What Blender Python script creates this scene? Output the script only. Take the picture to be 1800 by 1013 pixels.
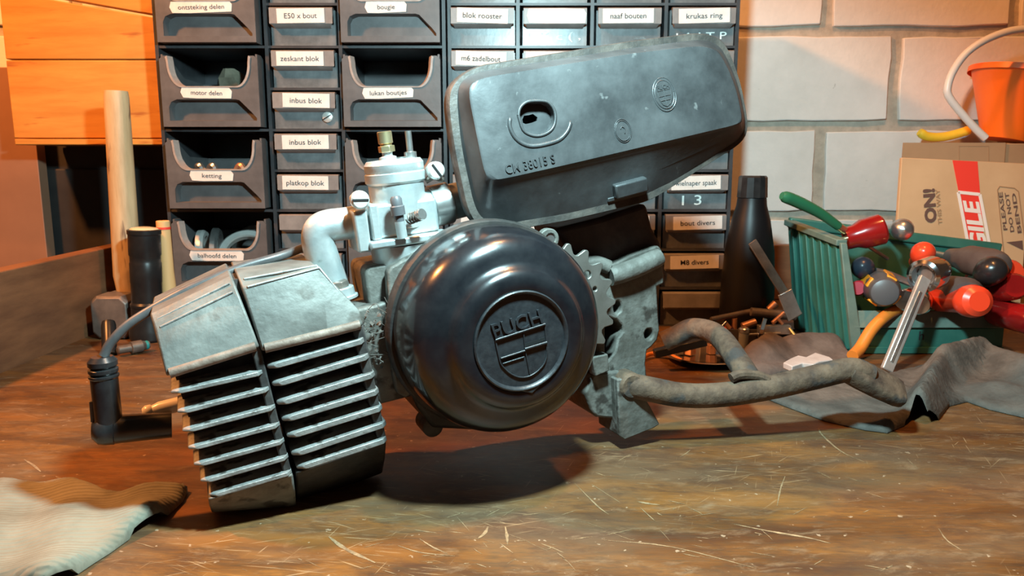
import bpy, bmesh, math, random
from mathutils import Vector, Matrix
random.seed(7)
V = Vector
R = math.radians
# ------------------------------------------------------------------ clear
for o in list(bpy.data.objects):
    bpy.data.objects.remove(o, do_unlink=True)
scene = bpy.context.scene
COL = scene.collection
# ------------------------------------------------------------------ camera
F, PITCH, H = 1350.0, R(9.6), 0.21
cam_d = bpy.data.cameras.new('camera')
cam = bpy.data.objects.new('camera', cam_d)
COL.objects.link(cam)
cam.location = (0, 0, H)
cam.rotation_euler = (math.pi / 2 - PITCH, 0, 0)
cam_d.sensor_width = 36
cam_d.lens = F / 1800 * 36
cam_d.clip_start = 0.01
cam_d.dof.use_dof = True
cam_d.dof.focus_distance = 0.52
cam_d.dof.aperture_fstop = 26
scene.camera = cam
# ------------------------------------------------------------------ world, lights, exposure
world = bpy.data.worlds.new('world')
scene.world = world
world.use_nodes = True
world.node_tree.nodes['Background'].inputs[0].default_value = (1.0, 0.62, 0.40, 1)
world.node_tree.nodes['Background'].inputs[1].default_value = 0.045

def lamp(name, kind, loc, energy, color, radius, target=None, angle=None, blend=0.1):
    d = bpy.data.lights.new(name, kind)
    d.energy = energy
    d.color = color
    d.shadow_soft_size = radius
    o = bpy.data.objects.new(name, d)
    COL.objects.link(o)
    o.location = loc
    if target is not None:
        o.rotation_euler = (V(target) - V(loc)).to_track_quat('-Z', 'Y').to_euler()
    if kind == 'SPOT':
        d.spot_size = R(angle)
        d.spot_blend = blend
    return o

lamp('work_lamp_light', 'SPOT', (0.035, 0.31, 0.43), 26.0, (0.60, 0.94, 1.0), 0.020, (0.01, 0.74, 0.0), 117, 0.36)
lamp('side_bulb_light', 'POINT', (-0.80, 0.46, 0.92), 72.0, (1.0, 0.36, 0.095), 0.035)
lamp('added_warm_fill_light', 'POINT', (0.28, 0.36, 1.50), 46.0, (1.0, 0.40, 0.12), 0.04)  # added warm fill for the right wall and bench; no bulb seen there
scene.view_settings.view_transform = 'Standard'
scene.view_settings.look = 'None'
scene.view_settings.exposure = 0.0
scene.view_settings.gamma = 1.0
scene.view_settings.use_curve_mapping = False

# ------------------------------------------------------------------ picture measurements -> points in the place
cP, sP = math.cos(PITCH), math.sin(PITCH)
def ray(px, py):
    u = (px - 900) / F
    v = (506.5 - py) / F
    return V((u, cP + v * sP, -sP + v * cP))
def AY(px, py, Y):
    d = ray(px, py)
    s = Y / d.y
    return V((d.x * s, Y, H + d.z * s))
def AZ(px, py, z=0.0):
    d = ray(px, py)
    s = (z - H) / d.z
    return V((d.x * s, d.y * s, z))
# engine frame: e1 along the engine, e2 up across it, e3 away from the viewer
TH, ROLL = R(23), R(12)
ex = V((math.cos(TH), math.sin(TH), 0))
e3 = V((-math.sin(TH), math.cos(TH), 0))
ez = V((0, 0, 1))
e1 = ex * math.cos(ROLL) + ez * math.sin(ROLL)
e2 = -ex * math.sin(ROLL) + ez * math.cos(ROLL)
EO = AY(918, 600, 0.455)
CAMP = V((0, 0, H))
def EP(px, py, c):
    d = ray(px, py)
    s = ((EO - CAMP).dot(e3) + c) / d.dot(e3)
    return CAMP + d * s
def EF(a, b, c):
    return EO + e1 * a + e2 * b + e3 * c
def EPc(px, py, cref, c):
    return EP(px, py, cref) + e3 * (c - cref)

# ------------------------------------------------------------------ materials
MATS = {}
def mat(name, col, rough=0.5, metal=0.0, col2=None, scale=40.0, bump=0.0, bscale=None, stretch=(1, 1, 1),
        lo=0.35, hi=0.65, coat=0.0, trans=0.0, alpha=1.0, spec=0.5, rough2=None, detail=6.0, fleck=None, fscale=120.0, fth=0.62):
    if name in MATS:
        return MATS[name]
    m = bpy.data.materials.new(name)
    m.use_nodes = True
    nt = m.node_tree
    n, l = nt.nodes, nt.links
    b = n['Principled BSDF']
    b.inputs['Base Color'].default_value = (*col, 1)
    b.inputs['Roughness'].default_value = rough
    b.inputs['Metallic'].default_value = metal
    b.inputs['Coat Weight'].default_value = coat
    b.inputs['Transmission Weight'].default_value = trans
    b.inputs['Specular IOR Level'].default_value = spec
    b.inputs['Alpha'].default_value = alpha
    tc = n.new('ShaderNodeTexCoord')
    mp = n.new('ShaderNodeMapping')
    mp.inputs['Scale'].default_value = stretch
    l.new(tc.outputs['Object'], mp.inputs['Vector'])
    if col2 is not None:
        t = n.new('ShaderNodeTexNoise')
        t.inputs['Scale'].default_value = scale
        t.inputs['Detail'].default_value = detail
        t.inputs['Roughness'].default_value = 0.62
        l.new(mp.outputs[0], t.inputs['Vector'])
        r = n.new('ShaderNodeValToRGB')
        r.color_ramp.elements[0].position = lo
        r.color_ramp.elements[0].color = (*col, 1)
        r.color_ramp.elements[1].position = hi
        r.color_ramp.elements[1].color = (*col2, 1)
        l.new(t.outputs['Fac'], r.inputs['Fac'])
        out = r.outputs['Color']
        if fleck is not None:
            t2 = n.new('ShaderNodeTexNoise')
            t2.inputs['Scale'].default_value = fscale
            t2.inputs['Detail'].default_value = 4
            l.new(mp.outputs[0], t2.inputs['Vector'])
            r2 = n.new('ShaderNodeValToRGB')
            r2.color_ramp.elements[0].position = fth
            r2.color_ramp.elements[1].position = fth + 0.06
            l.new(t2.outputs['Fac'], r2.inputs['Fac'])
            mx = n.new('ShaderNodeMix')
            mx.data_type = 'RGBA'
            l.new(r2.outputs['Color'], mx.inputs[0])
            l.new(out, mx.inputs[6])
            mx.inputs[7].default_value = (*fleck, 1)
            out = mx.outputs[2]
        l.new(out, b.inputs['Base Color'])
        if rough2 is not None:
            mr = n.new('ShaderNodeMapRange')
            mr.inputs['From Min'].default_value = lo
            mr.inputs['From Max'].default_value = hi
            mr.inputs['To Min'].default_value = rough
            mr.inputs['To Max'].default_value = rough2
            l.new(t.outputs['Fac'], mr.inputs['Value'])
            l.new(mr.outputs[0], b.inputs['Roughness'])
    if bump > 0:
        tb = n.new('ShaderNodeTexNoise')
        tb.inputs['Scale'].default_value = bscale or scale
        tb.inputs['Detail'].default_value = 5
        l.new(mp.outputs[0], tb.inputs['Vector'])
        bp = n.new('ShaderNodeBump')
        bp.inputs['Strength'].default_value = bump
        bp.inputs['Distance'].default_value = 0.002
        l.new(tb.outputs['Fac'], bp.inputs['Height'])
        l.new(bp.outputs[0], b.inputs['Normal'])
    MATS[name] = m
    return m

def table_material():
    m = bpy.data.materials.new('bench_wood')
    m.use_nodes = True
    nt = m.node_tree
    n, l = nt.nodes, nt.links
    b = n['Principled BSDF']
    tc = n.new('ShaderNodeTexCoord')
    def noise(scale, st, rot=0.0, detail=6, dist=0.0, rough=0.6):
        mp = n.new('ShaderNodeMapping')
        mr = n.new('ShaderNodeMapping')
        mr.inputs['Rotation'].default_value = (0, 0, rot)
        l.new(tc.outputs['Object'], mr.inputs['Vector'])
        mp.inputs['Scale'].default_value = st
        l.new(mr.outputs[0], mp.inputs['Vector'])
        t = n.new('ShaderNodeTexNoise')
        t.inputs['Scale'].default_value = scale
        t.inputs['Detail'].default_value = detail
        t.inputs['Roughness'].default_value = rough
        t.inputs['Distortion'].default_value = dist
        l.new(mp.outputs[0], t.inputs['Vector'])
        return t.outputs['Fac']
    def ramp(src, stops):
        r = n.new('ShaderNodeValToRGB')
        e = r.color_ramp.elements
        while len(e) < len(stops):
            e.new(0.5)
        for k, (p, c) in enumerate(stops):
            e[k].position = p
            e[k].color = (*c, 1)
        l.new(src, r.inputs['Fac'])
        return r.outputs['Color']
    def mix(fac, a, c):
        x = n.new('ShaderNodeMix')
        x.data_type = 'RGBA'
        l.new(fac, x.inputs[0])
        l.new(a, x.inputs[6])
        if isinstance(c, tuple):
            x.inputs[7].default_value = (*c, 1)
        else:
            l.new(c, x.inputs[7])
        return x.outputs[2]
    grain = noise(6, (1.0, 4.5, 1), 0.03, 9, 0.9)
    base = ramp(grain, [(0.30, (0.040, 0.015, 0.006)), (0.5, (0.125, 0.050, 0.013)), (0.72, (0.235, 0.098, 0.022))])
    fine = noise(90, (1.0, 6.0, 1), 0.02, 5)
    base = mix(ramp(fine, [(0.46, (0, 0, 0)), (0.70, (0.60, 0.60, 0.60))]), base, (0.05, 0.035, 0.018))
    worn = noise(7, (1, 2.2, 1), 0.1, 5)
    base = mix(ramp(worn, [(0.40, (0, 0, 0)), (0.62, (0.70, 0.70, 0.70))]), base, (0.115, 0.076, 0.044))
    blot = noise(24, (1, 2.0, 1), 0.2, 8, 0.4, 0.7)
    base = mix(ramp(blot, [(0.48, (0, 0, 0)), (0.70, (0.75, 0.75, 0.75))]), base, (0.045, 0.022, 0.014))
    pale = noise(38, (1, 2.6, 1), -0.1, 8, 0.5, 0.75)
    base = mix(ramp(pale, [(0.54, (0, 0, 0)), (0.72, (0.55, 0.55, 0.55))]), base, (0.25, 0.17, 0.10))
    amber = noise(5, (1, 3.5, 1), 0, 3)
    base = mix(ramp(amber, [(0.55, (0, 0, 0)), (0.7, (0.6, 0.6, 0.6))]), base, (0.30, 0.115, 0.022))
    # scratches: long thin flecks in a few directions, gathered in worn areas
    gate = ramp(noise(6, (1, 1, 1), 0, 3), [(0.47, (0, 0, 0)), (0.66, (1, 1, 1))])
    for rot, sc, th in ((0.5, 26, 0.69), (-0.35, 22, 0.69), (0.15, 40, 0.675), (1.9, 30, 0.71), (-0.8, 24, 0.71)):
        s = noise(sc, (1.0, 22.0, 1), rot, 2, 0.3, 0.4)
        f = ramp(s, [(th, (0, 0, 0)), (th + 0.05, (0.62, 0.62, 0.62))])
        g = n.new('ShaderNodeMix')
        g.data_type = 'RGBA'
        g.blend_type = 'MULTIPLY'
        g.inputs[0].default_value = 1
        l.new(f, g.inputs[6])
        l.new(gate, g.inputs[7])
        base = mix(g.outputs[2], base, (0.45, 0.31, 0.17))
    dots = noise(170, (1, 1, 1), 0, 2)
    base = mix(ramp(dots, [(0.70, (0, 0, 0)), (0.74, (0.6, 0.6, 0.6))]), base, (0.40, 0.30, 0.20))
    l.new(base, b.inputs['Base Color'])
    rr = n.new('ShaderNodeMapRange')
    rr.inputs['To Min'].default_value = 0.34
    rr.inputs['To Max'].default_value = 0.62
    l.new(worn, rr.inputs['Value'])
    l.new(rr.outputs[0], b.inputs['Roughness'])
    b.inputs['Specular IOR Level'].default_value = 0.35
    bp = n.new('ShaderNodeBump')
    bp.inputs['Strength'].default_value = 0.12
    bp.inputs['Distance'].default_value = 0.001
    l.new(fine, bp.inputs['Height'])
    l.new(bp.outputs[0], b.inputs['Normal'])
    return m

def wave_material(name, c1, c2, scale, rough, bump):
    m = mat(name, c1, rough, 0, c2, 30, 0)
    nt = m.node_tree
    n, l = nt.nodes, nt.links
    w = n.new('ShaderNodeTexWave')
    w.inputs['Scale'].default_value = scale
    w.inputs['Distortion'].default_value = 2.0
    w.inputs['Detail'].default_value = 2
    tc = [x for x in n if x.type == 'TEX_COORD'][0]
    mp = n.new('ShaderNodeMapping')
    mp.inputs['Rotation'].default_value = (0, 0, 1.2)
    l.new(tc.outputs['Object'], mp.inputs[0])
    l.new(mp.outputs[0], w.inputs['Vector'])
    bp = n.new('ShaderNodeBump')
    bp.inputs['Strength'].default_value = bump
    bp.inputs['Distance'].default_value = 0.0012
    l.new(w.outputs['Fac'], bp.inputs['Height'])
    l.new(bp.outputs[0], n['Principled BSDF'].inputs['Normal'])
    return m

M_table = table_material()
M_board = mat('dark_board', (0.12, 0.052, 0.026), 0.5, 0, (0.25, 0.11, 0.05), 6, 0.1, 60, (1, 1, 5))
M_brick = mat('lime_brick', (0.70, 0.68, 0.64), 0.9, 0, (0.80, 0.77, 0.73), 14, 0.25, 160, fleck=(0.35, 0.33, 0.30), fscale=70, fth=0.72)
M_mortar = mat('mortar', (0.37, 0.33, 0.27), 0.95, 0, (0.50, 0.44, 0.36), 60, 0.4, 200)
M_pine = mat('pine', (0.46, 0.19, 0.034), 0.5, 0, (0.62, 0.30, 0.066), 5, 0.05, 50, (1.2, 1, 9), fleck=(0.36, 0.12, 0.025), fscale=9, fth=0.61)
M_brown = mat('brown_panel', (0.26, 0.13, 0.075), 0.6, 0, (0.31, 0.155, 0.09), 10)
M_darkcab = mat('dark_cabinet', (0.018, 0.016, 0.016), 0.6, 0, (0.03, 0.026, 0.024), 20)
M_rack = mat('rack_plastic', (0.028, 0.029, 0.032), 0.4, 0, (0.05, 0.05, 0.054), 30)
M_bin = mat('bin_plastic', (0.075, 0.072, 0.073), 0.45, 0, (0.12, 0.113, 0.113), 25, 0.05, 200)
M_binrim = mat('lit_bin_rim', (0.26, 0.22, 0.20), 0.5, 0, (0.38, 0.33, 0.30), 60)  # paler than the bins: warm light on the rim put into the colour
M_drawer = mat('smoked_drawer', (0.12, 0.13, 0.135), 0.28, 0, (0.22, 0.23, 0.235), 45, 0.05, 120, alpha=0.72)
M_lip = mat('drawer_lip', (0.17, 0.16, 0.155), 0.4, 0, (0.25, 0.235, 0.225), 40)
M_card = mat('label_card', (0.60, 0.575, 0.54), 0.7, 0, (0.70, 0.675, 0.64), 60)
M_ink = mat('label_ink', (0.025, 0.025, 0.03), 0.7)
M_paintmark = mat('white_paint', (0.75, 0.78, 0.74), 0.6)
M_black = mat('black_cover', (0.006, 0.007, 0.009), 0.22, 0, (0.012, 0.013, 0.015), 60, 0.015, 300, rough2=0.25, spec=0.55, coat=0.3)
M_badge = mat('badge_plastic', (0.014, 0.016, 0.019), 0.42, 0, (0.028, 0.03, 0.033), 200, 0.08, 400)
M_filter = mat('filter_plastic', (0.026, 0.027, 0.028), 0.36, 0, (0.062, 0.064, 0.065), 18, 0.12, 90, rough2=0.54, fleck=(0.10, 0.10, 0.098), fscale=110, fth=0.70)
M_rim = mat('dusty_rim', (0.03, 0.026, 0.023), 0.55, 0, (0.075, 0.06, 0.05), 70, 0.3, 200)
M_alu = mat('dirty_aluminium', (0.095, 0.098, 0.09), 0.5, 0.3, (0.225, 0.23, 0.21), 30, 0.25, 160, lo=0.3, hi=0.7, rough2=0.6, fleck=(0.09, 0.08, 0.068), fscale=28, fth=0.64)
M_fin = mat('fin_aluminium', (0.18, 0.18, 0.17), 0.5, 0.3, (0.34, 0.34, 0.325), 70, 0.5, 160, fleck=(0.08, 0.07, 0.06), fscale=80, fth=0.6)
M_lipbrown = mat('oxidised_lip', (0.15, 0.105, 0.08), 0.6, 0.1, (0.27, 0.205, 0.16), 60, 0.4, 160)
M_core = mat('dark_core', (0.02, 0.018, 0.017), 0.75, 0.1, (0.06, 0.052, 0.046), 50, 0.4, 120)  # near-black tone for core, web and gasket behind the fins
M_case = mat('crankcase_alloy', (0.082, 0.076, 0.064), 0.62, 0.2, (0.18, 0.172, 0.152), 45, 0.5, 140, fleck=(0.05, 0.043, 0.036), fscale=50, fth=0.58)
M_casedark = mat('greasy_shaded_crankcase', (0.018, 0.016, 0.016), 0.55, 0.2, (0.05, 0.042, 0.036), 40, 0.4, 120)  # also carries the painted shade of the barrel's lower block
M_carb = mat('carburetor_zinc', (0.40, 0.44, 0.44), 0.38, 0.6, (0.56, 0.60, 0.59), 50, 0.12, 180, fleck=(0.2, 0.19, 0.16), fscale=60, fth=0.66)
M_steel = mat('steel', (0.45, 0.45, 0.44), 0.3, 0.9, (0.62, 0.62, 0.60), 80, 0.05, 200)
M_plated = mat('zinc_plated', (0.62, 0.62, 0.58), 0.35, 0.5, (0.72, 0.71, 0.67), 90)
M_chrome = mat('chrome', (0.75, 0.75, 0.76), 0.12, 1.0)
M_brass = mat('brass', (0.62, 0.50, 0.26), 0.32, 0.9, (0.74, 0.64, 0.40), 80)
M_sprocket = mat('sprocket_steel', (0.22, 0.205, 0.18), 0.42, 0.7, (0.32, 0.30, 0.27), 40)
M_rubber = mat('black_rubber', (0.010, 0.010, 0.011), 0.28, 0, (0.022, 0.022, 0.023), 60)
M_cable = mat('ignition_cable', (0.05, 0.05, 0.052), 0.4, 0, (0.09, 0.09, 0.09), 60)
M_rust = mat('rusty_tube', (0.045, 0.027, 0.018), 0.8, 0.1, (0.150, 0.098, 0.062), 55, 0.6, 160, lo=0.32, hi=0.62, fleck=(0.052, 0.045, 0.040), fscale=34, fth=0.56)
M_neck = mat('dark_brown_mount', (0.035, 0.022, 0.018), 0.65, 0, (0.065, 0.04, 0.032), 50, 0.3, 120)
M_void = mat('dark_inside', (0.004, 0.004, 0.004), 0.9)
M_hole = mat('black_backing', (0.006, 0.006, 0.006), 0.8)
M_grime = mat('fibre_grime', (0.05, 0.042, 0.035), 0.9, 0, (0.13, 0.112, 0.095), 100, 0.3)
M_ceramic = mat('ceramic', (0.80, 0.76, 0.70), 0.25)
M_card_board = mat('cardboard', (0.55, 0.35, 0.19), 0.8, 0, (0.62, 0.41, 0.23), 12, 0.05, 90)
M_card_dark = mat('cardboard_brown', (0.36, 0.22, 0.12), 0.8, 0, (0.42, 0.26, 0.14), 12)
M_redprint = mat('red_print', (0.85, 0.05, 0.03), 0.6)
M_whiteprint = mat('white_print', (0.86, 0.78, 0.72), 0.6)
M_brownprint = mat('brown_print', (0.13, 0.07, 0.055), 0.7)
M_tanprint = mat('tan_print', (0.36, 0.20, 0.10), 0.7)
M_orange = mat('orange_plastic', (0.95, 0.17, 0.012), 0.4, 0, (0.98, 0.20, 0.015), 10)
M_whiteplast = mat('white_plastic', (0.72, 0.70, 0.67), 0.35)
M_yellow = mat('yellow_rubber', (0.88, 0.56, 0.03), 0.5, 0, (0.93, 0.64, 0.05), 40)
M_green = mat('green_bin_plastic', (0.025, 0.125, 0.095), 0.45, 0, (0.05, 0.17, 0.13), 22, 0.05, 120)
M_greenrim = mat('green_dusty_rim', (0.10, 0.16, 0.13), 0.55, 0, (0.16, 0.21, 0.17), 40)
M_greenh = mat('green_handle', (0.02, 0.13, 0.06), 0.35)
M_redt = mat('red_handle', (0.26, 0.007, 0.007), 0.2, 0, (0.36, 0.012, 0.01), 20, coat=0.4, trans=0.15)
M_redo = mat('orange_red_handle', (0.80, 0.06, 0.02), 0.3, coat=0.3)
M_blackh = mat('black_handle', (0.018, 0.017, 0.018), 0.28, coat=0.2)
M_greyh = mat('grey_handle', (0.085, 0.085, 0.09), 0.4)
M_brownh = mat('dusty_dark_handle', (0.07, 0.05, 0.045), 0.5, 0, (0.11, 0.085, 0.075), 40)
M_yel2 = mat('amber_handle', (0.75, 0.32, 0.02), 0.4)
M_orange_t = mat('orange_tube', (0.72, 0.22, 0.03), 0.4)
M_leather = mat('grey_leather', (0.058, 0.053, 0.045), 0.85, 0, (0.12, 0.108, 0.092), 40, 0.5, 220)
M_glove = wave_material('knit_glove', (0.155, 0.145, 0.105), (0.235, 0.222, 0.168), 90, 0.95, 0.45)
M_hwood = mat('hammer_wood', (0.42, 0.29, 0.15), 0.6, 0, (0.62, 0.46, 0.27), 14, 0.15, 60, (4, 4, 0.6), fleck=(0.16, 0.09, 0.05), fscale=20, fth=0.62)
M_hsteel = mat('hammer_steel', (0.16, 0.135, 0.12), 0.5, 0.6, (0.26, 0.22, 0.19), 40, 0.2)
M_stick = mat('pale_wood', (0.66, 0.40, 0.17), 0.6, 0, (0.74, 0.48, 0.22), 10, 0, None, (3, 3, 0.5))
M_torch = mat('torch_black', (0.012, 0.012, 0.013), 0.33, 0.2, (0.02, 0.02, 0.02), 60)
M_lens = mat('torch_lens', (0.62, 0.55, 0.36), 0.15)
M_oldsteel = mat('old_steel', (0.13, 0.11, 0.095), 0.45, 0.6, (0.24, 0.20, 0.17), 50, 0.2)
M_copper = mat('copper_brown', (0.42, 0.20, 0.11), 0.4, 0.6, (0.52, 0.27, 0.16), 50)
M_glass = mat('cloudy_glass', (0.62, 0.66, 0.66), 0.15, 0, trans=0.7)
M_blue = mat('blue_cap', (0.05, 0.09, 0.35), 0.4)
M_teal = mat('teal_band', (0.02, 0.22, 0.22), 0.4)
M_bag = mat('crumpled_bag', (0.12, 0.11, 0.08), 0.25, 0, (0.30, 0.27, 0.20), 30, 0.4, 60, alpha=0.8)

# ------------------------------------------------------------------ mesh helpers
class MB:
    def __init__(s):
        s.v, s.f = [], []
    def add(s, vs, fs):
        k = len(s.v)
        s.v += [V(p) for p in vs]
        s.f += [tuple(i + k for i in f) for f in fs]
        return s
    def box(s, lo, hi):
        x0, y0, z0 = lo
        x1, y1, z1 = hi
        vs = [(x0, y0, z0), (x1, y0, z0), (x1, y1, z0), (x0, y1, z0), (x0, y0, z1), (x1, y0, z1), (x1, y1, z1), (x0, y1, z1)]
        return s.add(vs, [(0, 3, 2, 1), (4, 5, 6, 7), (0, 1, 5, 4), (1, 2, 6, 5), (2, 3, 7, 6), (3, 0, 4, 7)])
    def bar(s, a, b, w, t, up):
        a, b, up = V(a), V(b), V(up)
        d = (b - a).normalized()
        x = d.cross(up).normalized() * (w / 2)
        y = x.cross(d).normalized() * (t / 2)
        vs = [a - x - y, a + x - y, a + x + y, a - x + y, b - x - y, b + x - y, b + x + y, b - x + y]
        return s.add(vs, [(3, 2, 1, 0), (4, 5, 6, 7), (0, 1, 5, 4), (1, 2, 6, 5), (2, 3, 7, 6), (3, 0, 4, 7)])
    def loft(s, rings, cap0=True, cap1=True, closed=True):
        n = len(rings[0])
        vs = [p for r in rings for p in r]
        fs = []
        for i in range(len(rings) - 1):
            for j in range(n if closed else n - 1):
                k = (j + 1) % n
                fs.append((i * n + j, i * n + k, (i + 1) * n + k, (i + 1) * n + j))
        if cap0:
            fs.append(tuple(range(n))[::-1])
        if cap1:
            fs.append(tuple((len(rings) - 1) * n + j for j in range(n)))
        return s.add(vs, fs)
    def prism(s, pts, ext):
        ext = V(ext)
        pts = [V(p) for p in pts]
        return s.loft([pts, [p + ext for p in pts]])
    def tube(s, path, rad, n=12, caps=True):
        path = [V(p) for p in path]
        if not hasattr(rad, '__len__'):
            rad = [rad] * len(path)
        t0 = (path[1] - path[0]).normalized()
        up = V((0, 0, 1)) if abs(t0.z) < 0.9 else V((0, 1, 0))
        x = t0.cross(up).normalized()
        rings = []
        for i, p in enumerate(path):
            if i == 0:
                t = path[1] - p
            elif i == len(path) - 1:
                t = p - path[i - 1]
            else:
                t = (path[i + 1] - p).normalized() + (p - path[i - 1]).normalized()
            t.normalize()
            x = (x - t * x.dot(t)).normalized()
            y = t.cross(x)
            rings.append([p + (x * math.cos(q) + y * math.sin(q)) * rad[i] for q in [2 * math.pi * k / n for k in range(n)]])
        return s.loft(rings, caps, caps)
    def lathe(s, o, axis, prof, n=32, caps=True):
        # prof: (radius, distance along axis)
        o, axis = V(o), V(axis).normalized()
        up = V((0, 0, 1)) if abs(axis.z) < 0.9 else V((0, 1, 0))
        x = axis.cross(up).normalized()
        y = axis.cross(x)
        rings = [[o + axis * h + (x * math.cos(q) + y * math.sin(q)) * max(r, 1e-5) for q in [2 * math.pi * k / n for k in range(n)]] for r, h in prof]
        return s.loft(rings, caps, caps)
    def ball(s, c, r, axis=(0, 0, 1), squash=1.0, n=20, m=10):
        prof = [(r * math.sin(math.pi * k / m), -r * squash * math.cos(math.pi * k / m)) for k in range(m + 1)]
        return s.lathe(c, axis, prof, n, False)
    def plate(s, outer, holes, ext):
        ext = V(ext)
        bm = bmesh.new()
        loops = [outer] + list(holes)
        es = []
        for lp in loops:
            vv = [bm.verts.new(V(p)) for p in lp]
            for i in range(len(vv)):
                es.append(bm.edges.new((vv[i], vv[(i + 1) % len(vv)])))
        bmesh.ops.triangle_fill(bm, use_beauty=True, use_dissolve=False, edges=es)
        bm.verts.index_update()
        vs = [v.co.copy() for v in bm.verts]
        fs = [tuple(v.index for v in f.verts) for f in bm.faces]
        bm.free()
        s.add(vs, fs)
        s.add([p + ext for p in vs], [f[::-1] for f in fs])
        for lp in loops:
            s.loft([[V(p) for p in lp], [V(p) + ext for p in lp]], False, False)
        return s

WORLD_LOC = {}
def finish(name, me, loc, m, parent, bevel, smooth, seg=2):
    o = bpy.data.objects.new(name, me)
    COL.objects.link(o)
    WORLD_LOC[o] = V(loc)
    if parent is not None:
        o.parent = parent
        o.location = V(loc) - WORLD_LOC[parent]
    else:
        o.location = loc
    if m is not None and not me.materials:
        me.materials.append(m)
    if bevel:
        b = o.modifiers.new('bevel', 'BEVEL')
        b.width = bevel
        b.segments = seg
        b.limit_method = 'ANGLE'
        b.angle_limit = R(38)
    return o
def ob(name, mb, m, parent=None, bevel=0, smooth=35, weld=True, origin=None):
    xs = [p.x for p in mb.v]
    ys = [p.y for p in mb.v]
    zs = [p.z for p in mb.v]
    loc = V(origin) if origin is not None else V(((min(xs) + max(xs)) / 2, (min(ys) + max(ys)) / 2, min(zs)))
    me = bpy.data.meshes.new(name)
    me.from_pydata([p - loc for p in mb.v], [], mb.f)
    bm = bmesh.new()
    bm.from_mesh(me)
    if weld:
        bmesh.ops.remove_doubles(bm, verts=bm.verts, dist=2e-6)
    bmesh.ops.dissolve_degenerate(bm, edges=bm.edges, dist=1e-7)
    bmesh.ops.recalc_face_normals(bm, faces=bm.faces)
    bm.to_mesh(me)
    bm.free()
    if smooth:
        me.shade_smooth()
        me.set_sharp_from_angle(angle=R(smooth))
    return finish(name, me, loc, m, parent, bevel, smooth)
def empty(name, loc, label, cat, group=None):
    o = bpy.data.objects.new(name, None)
    COL.objects.link(o)
    o.location = loc
    o.empty_display_size = 0.01
    WORLD_LOC[o] = V(loc)
    return tag(o, label, cat, group)
def tag(o, label, cat=None, group=None):
    o['label'] = label
    if cat:
        o['category'] = cat
    if group:
        o['group'] = group
    return o
def struct(o, label=None):
    o['kind'] = 'structure'
    if label:
        o['label'] = label
    return o
TEXT_CACHE = {}
def text_pts(body, off=0.003):
    if (body, off) in TEXT_CACHE:
        return TEXT_CACHE[(body, off)]
    cu = bpy.data.curves.new('lettering_curve', 'FONT')
    cu.body = body
    cu.size = 1
    cu.offset = off
    cu.resolution_u = 3
    to = bpy.data.objects.new('lettering_tmp', cu)
    COL.objects.link(to)
    bpy.context.view_layer.update()
    dg = bpy.context.evaluated_depsgraph_get()
    me = to.evaluated_get(dg).to_mesh()
    vs = [(v.co.x, v.co.y) for v in me.vertices]
    fs = [tuple(p.vertices) for p in me.polygons]
    to.evaluated_get(dg).to_mesh_clear()
    bpy.data.objects.remove(to, do_unlink=True)
    bpy.data.curves.remove(cu)
    TEXT_CACHE[(body, off)] = (vs, fs)
    return vs, fs
def lettering(mb, body, origin, xd, yd, height, width=None, ext=None, center=True, bold=0.0):
    """flat or raised letters; height = cap height; origin = centre of the word"""
    vs, fs = text_pts(body, bold or 0.003)
    x0, x1 = min(p[0] for p in vs), max(p[0] for p in vs)
    y0, y1 = 0.0, 0.70
    sy = height / 0.70
    sx = sy if width is None else width / (x1 - x0)
    cx, cy = ((x0 + x1) / 2, 0.35) if center else (x0, 0)
    xd, yd = V(xd).normalized(), V(yd).normalized()
    pts = [V(origin) + xd * ((p[0] - cx) * sx) + yd * ((p[1] - cy) * sy) for p in vs]
    if ext is None:
        mb.add(pts, fs)
        return mb
    ext = V(ext)
    mb.add([p + ext for p in pts], fs)
    # side walls
    cnt = {}
    for f in fs:
        for i in range(len(f)):
            a, b = f[i], f[(i + 1) % len(f)]
            cnt[(min(a, b), max(a, b))] = cnt.get((min(a, b), max(a, b)), 0) + 1
    k = len(mb.v)
    mb.v += pts + [p + ext for p in pts]
    n = len(pts)
    for (a, b), c in cnt.items():
        if c == 1:
            mb.f.append((k + a, k + b, k + n + b, k + n + a))
    return mb
def circ(c, xd, yd, r, n=20, ry=None):
    xd, yd = V(xd), V(yd)
    ry = r if ry is None else ry
    return [V(c) + xd * (r * math.cos(2 * math.pi * k / n)) + yd * (ry * math.sin(2 * math.pi * k / n)) for k in range(n)]
def smooth_path(pts, n=6):
    """Catmull-Rom through the points"""
    pts = [V(p) for p in pts]
    P = [pts[0] * 2 - pts[1]] + pts + [pts[-1] * 2 - pts[-2]]
    out = []
    for i in range(1, len(P) - 2):
        for k in range(n):
            t = k / n
            a, b, c, d = P[i - 1], P[i], P[i + 1], P[i + 2]
            out.append(0.5 * ((2 * b) + (c - a) * t + (2 * a - 5 * b + 4 * c - d) * t * t + (3 * b - a - 3 * c + d) * t ** 3))
    out.append(pts[-1])
    return out
def inpoly(x, y, poly):
    r = False
    j = len(poly) - 1
    for i in range(len(poly)):
        xi, yi = poly[i]
        xj, yj = poly[j]
        if (yi > y) != (yj > y) and x < (xj - xi) * (y - yi) / (yj - yi) + xi:
            r = not r
        j = i
    return r
def segdist(p, a, b):
    ab = (b[0] - a[0], b[1] - a[1])
    L = ab[0] ** 2 + ab[1] ** 2
    t = 0 if L == 0 else max(0, min(1, ((p[0] - a[0]) * ab[0] + (p[1] - a[1]) * ab[1]) / L))
    return math.hypot(p[0] - a[0] - t * ab[0], p[1] - a[1] - t * ab[1]), t
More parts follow.
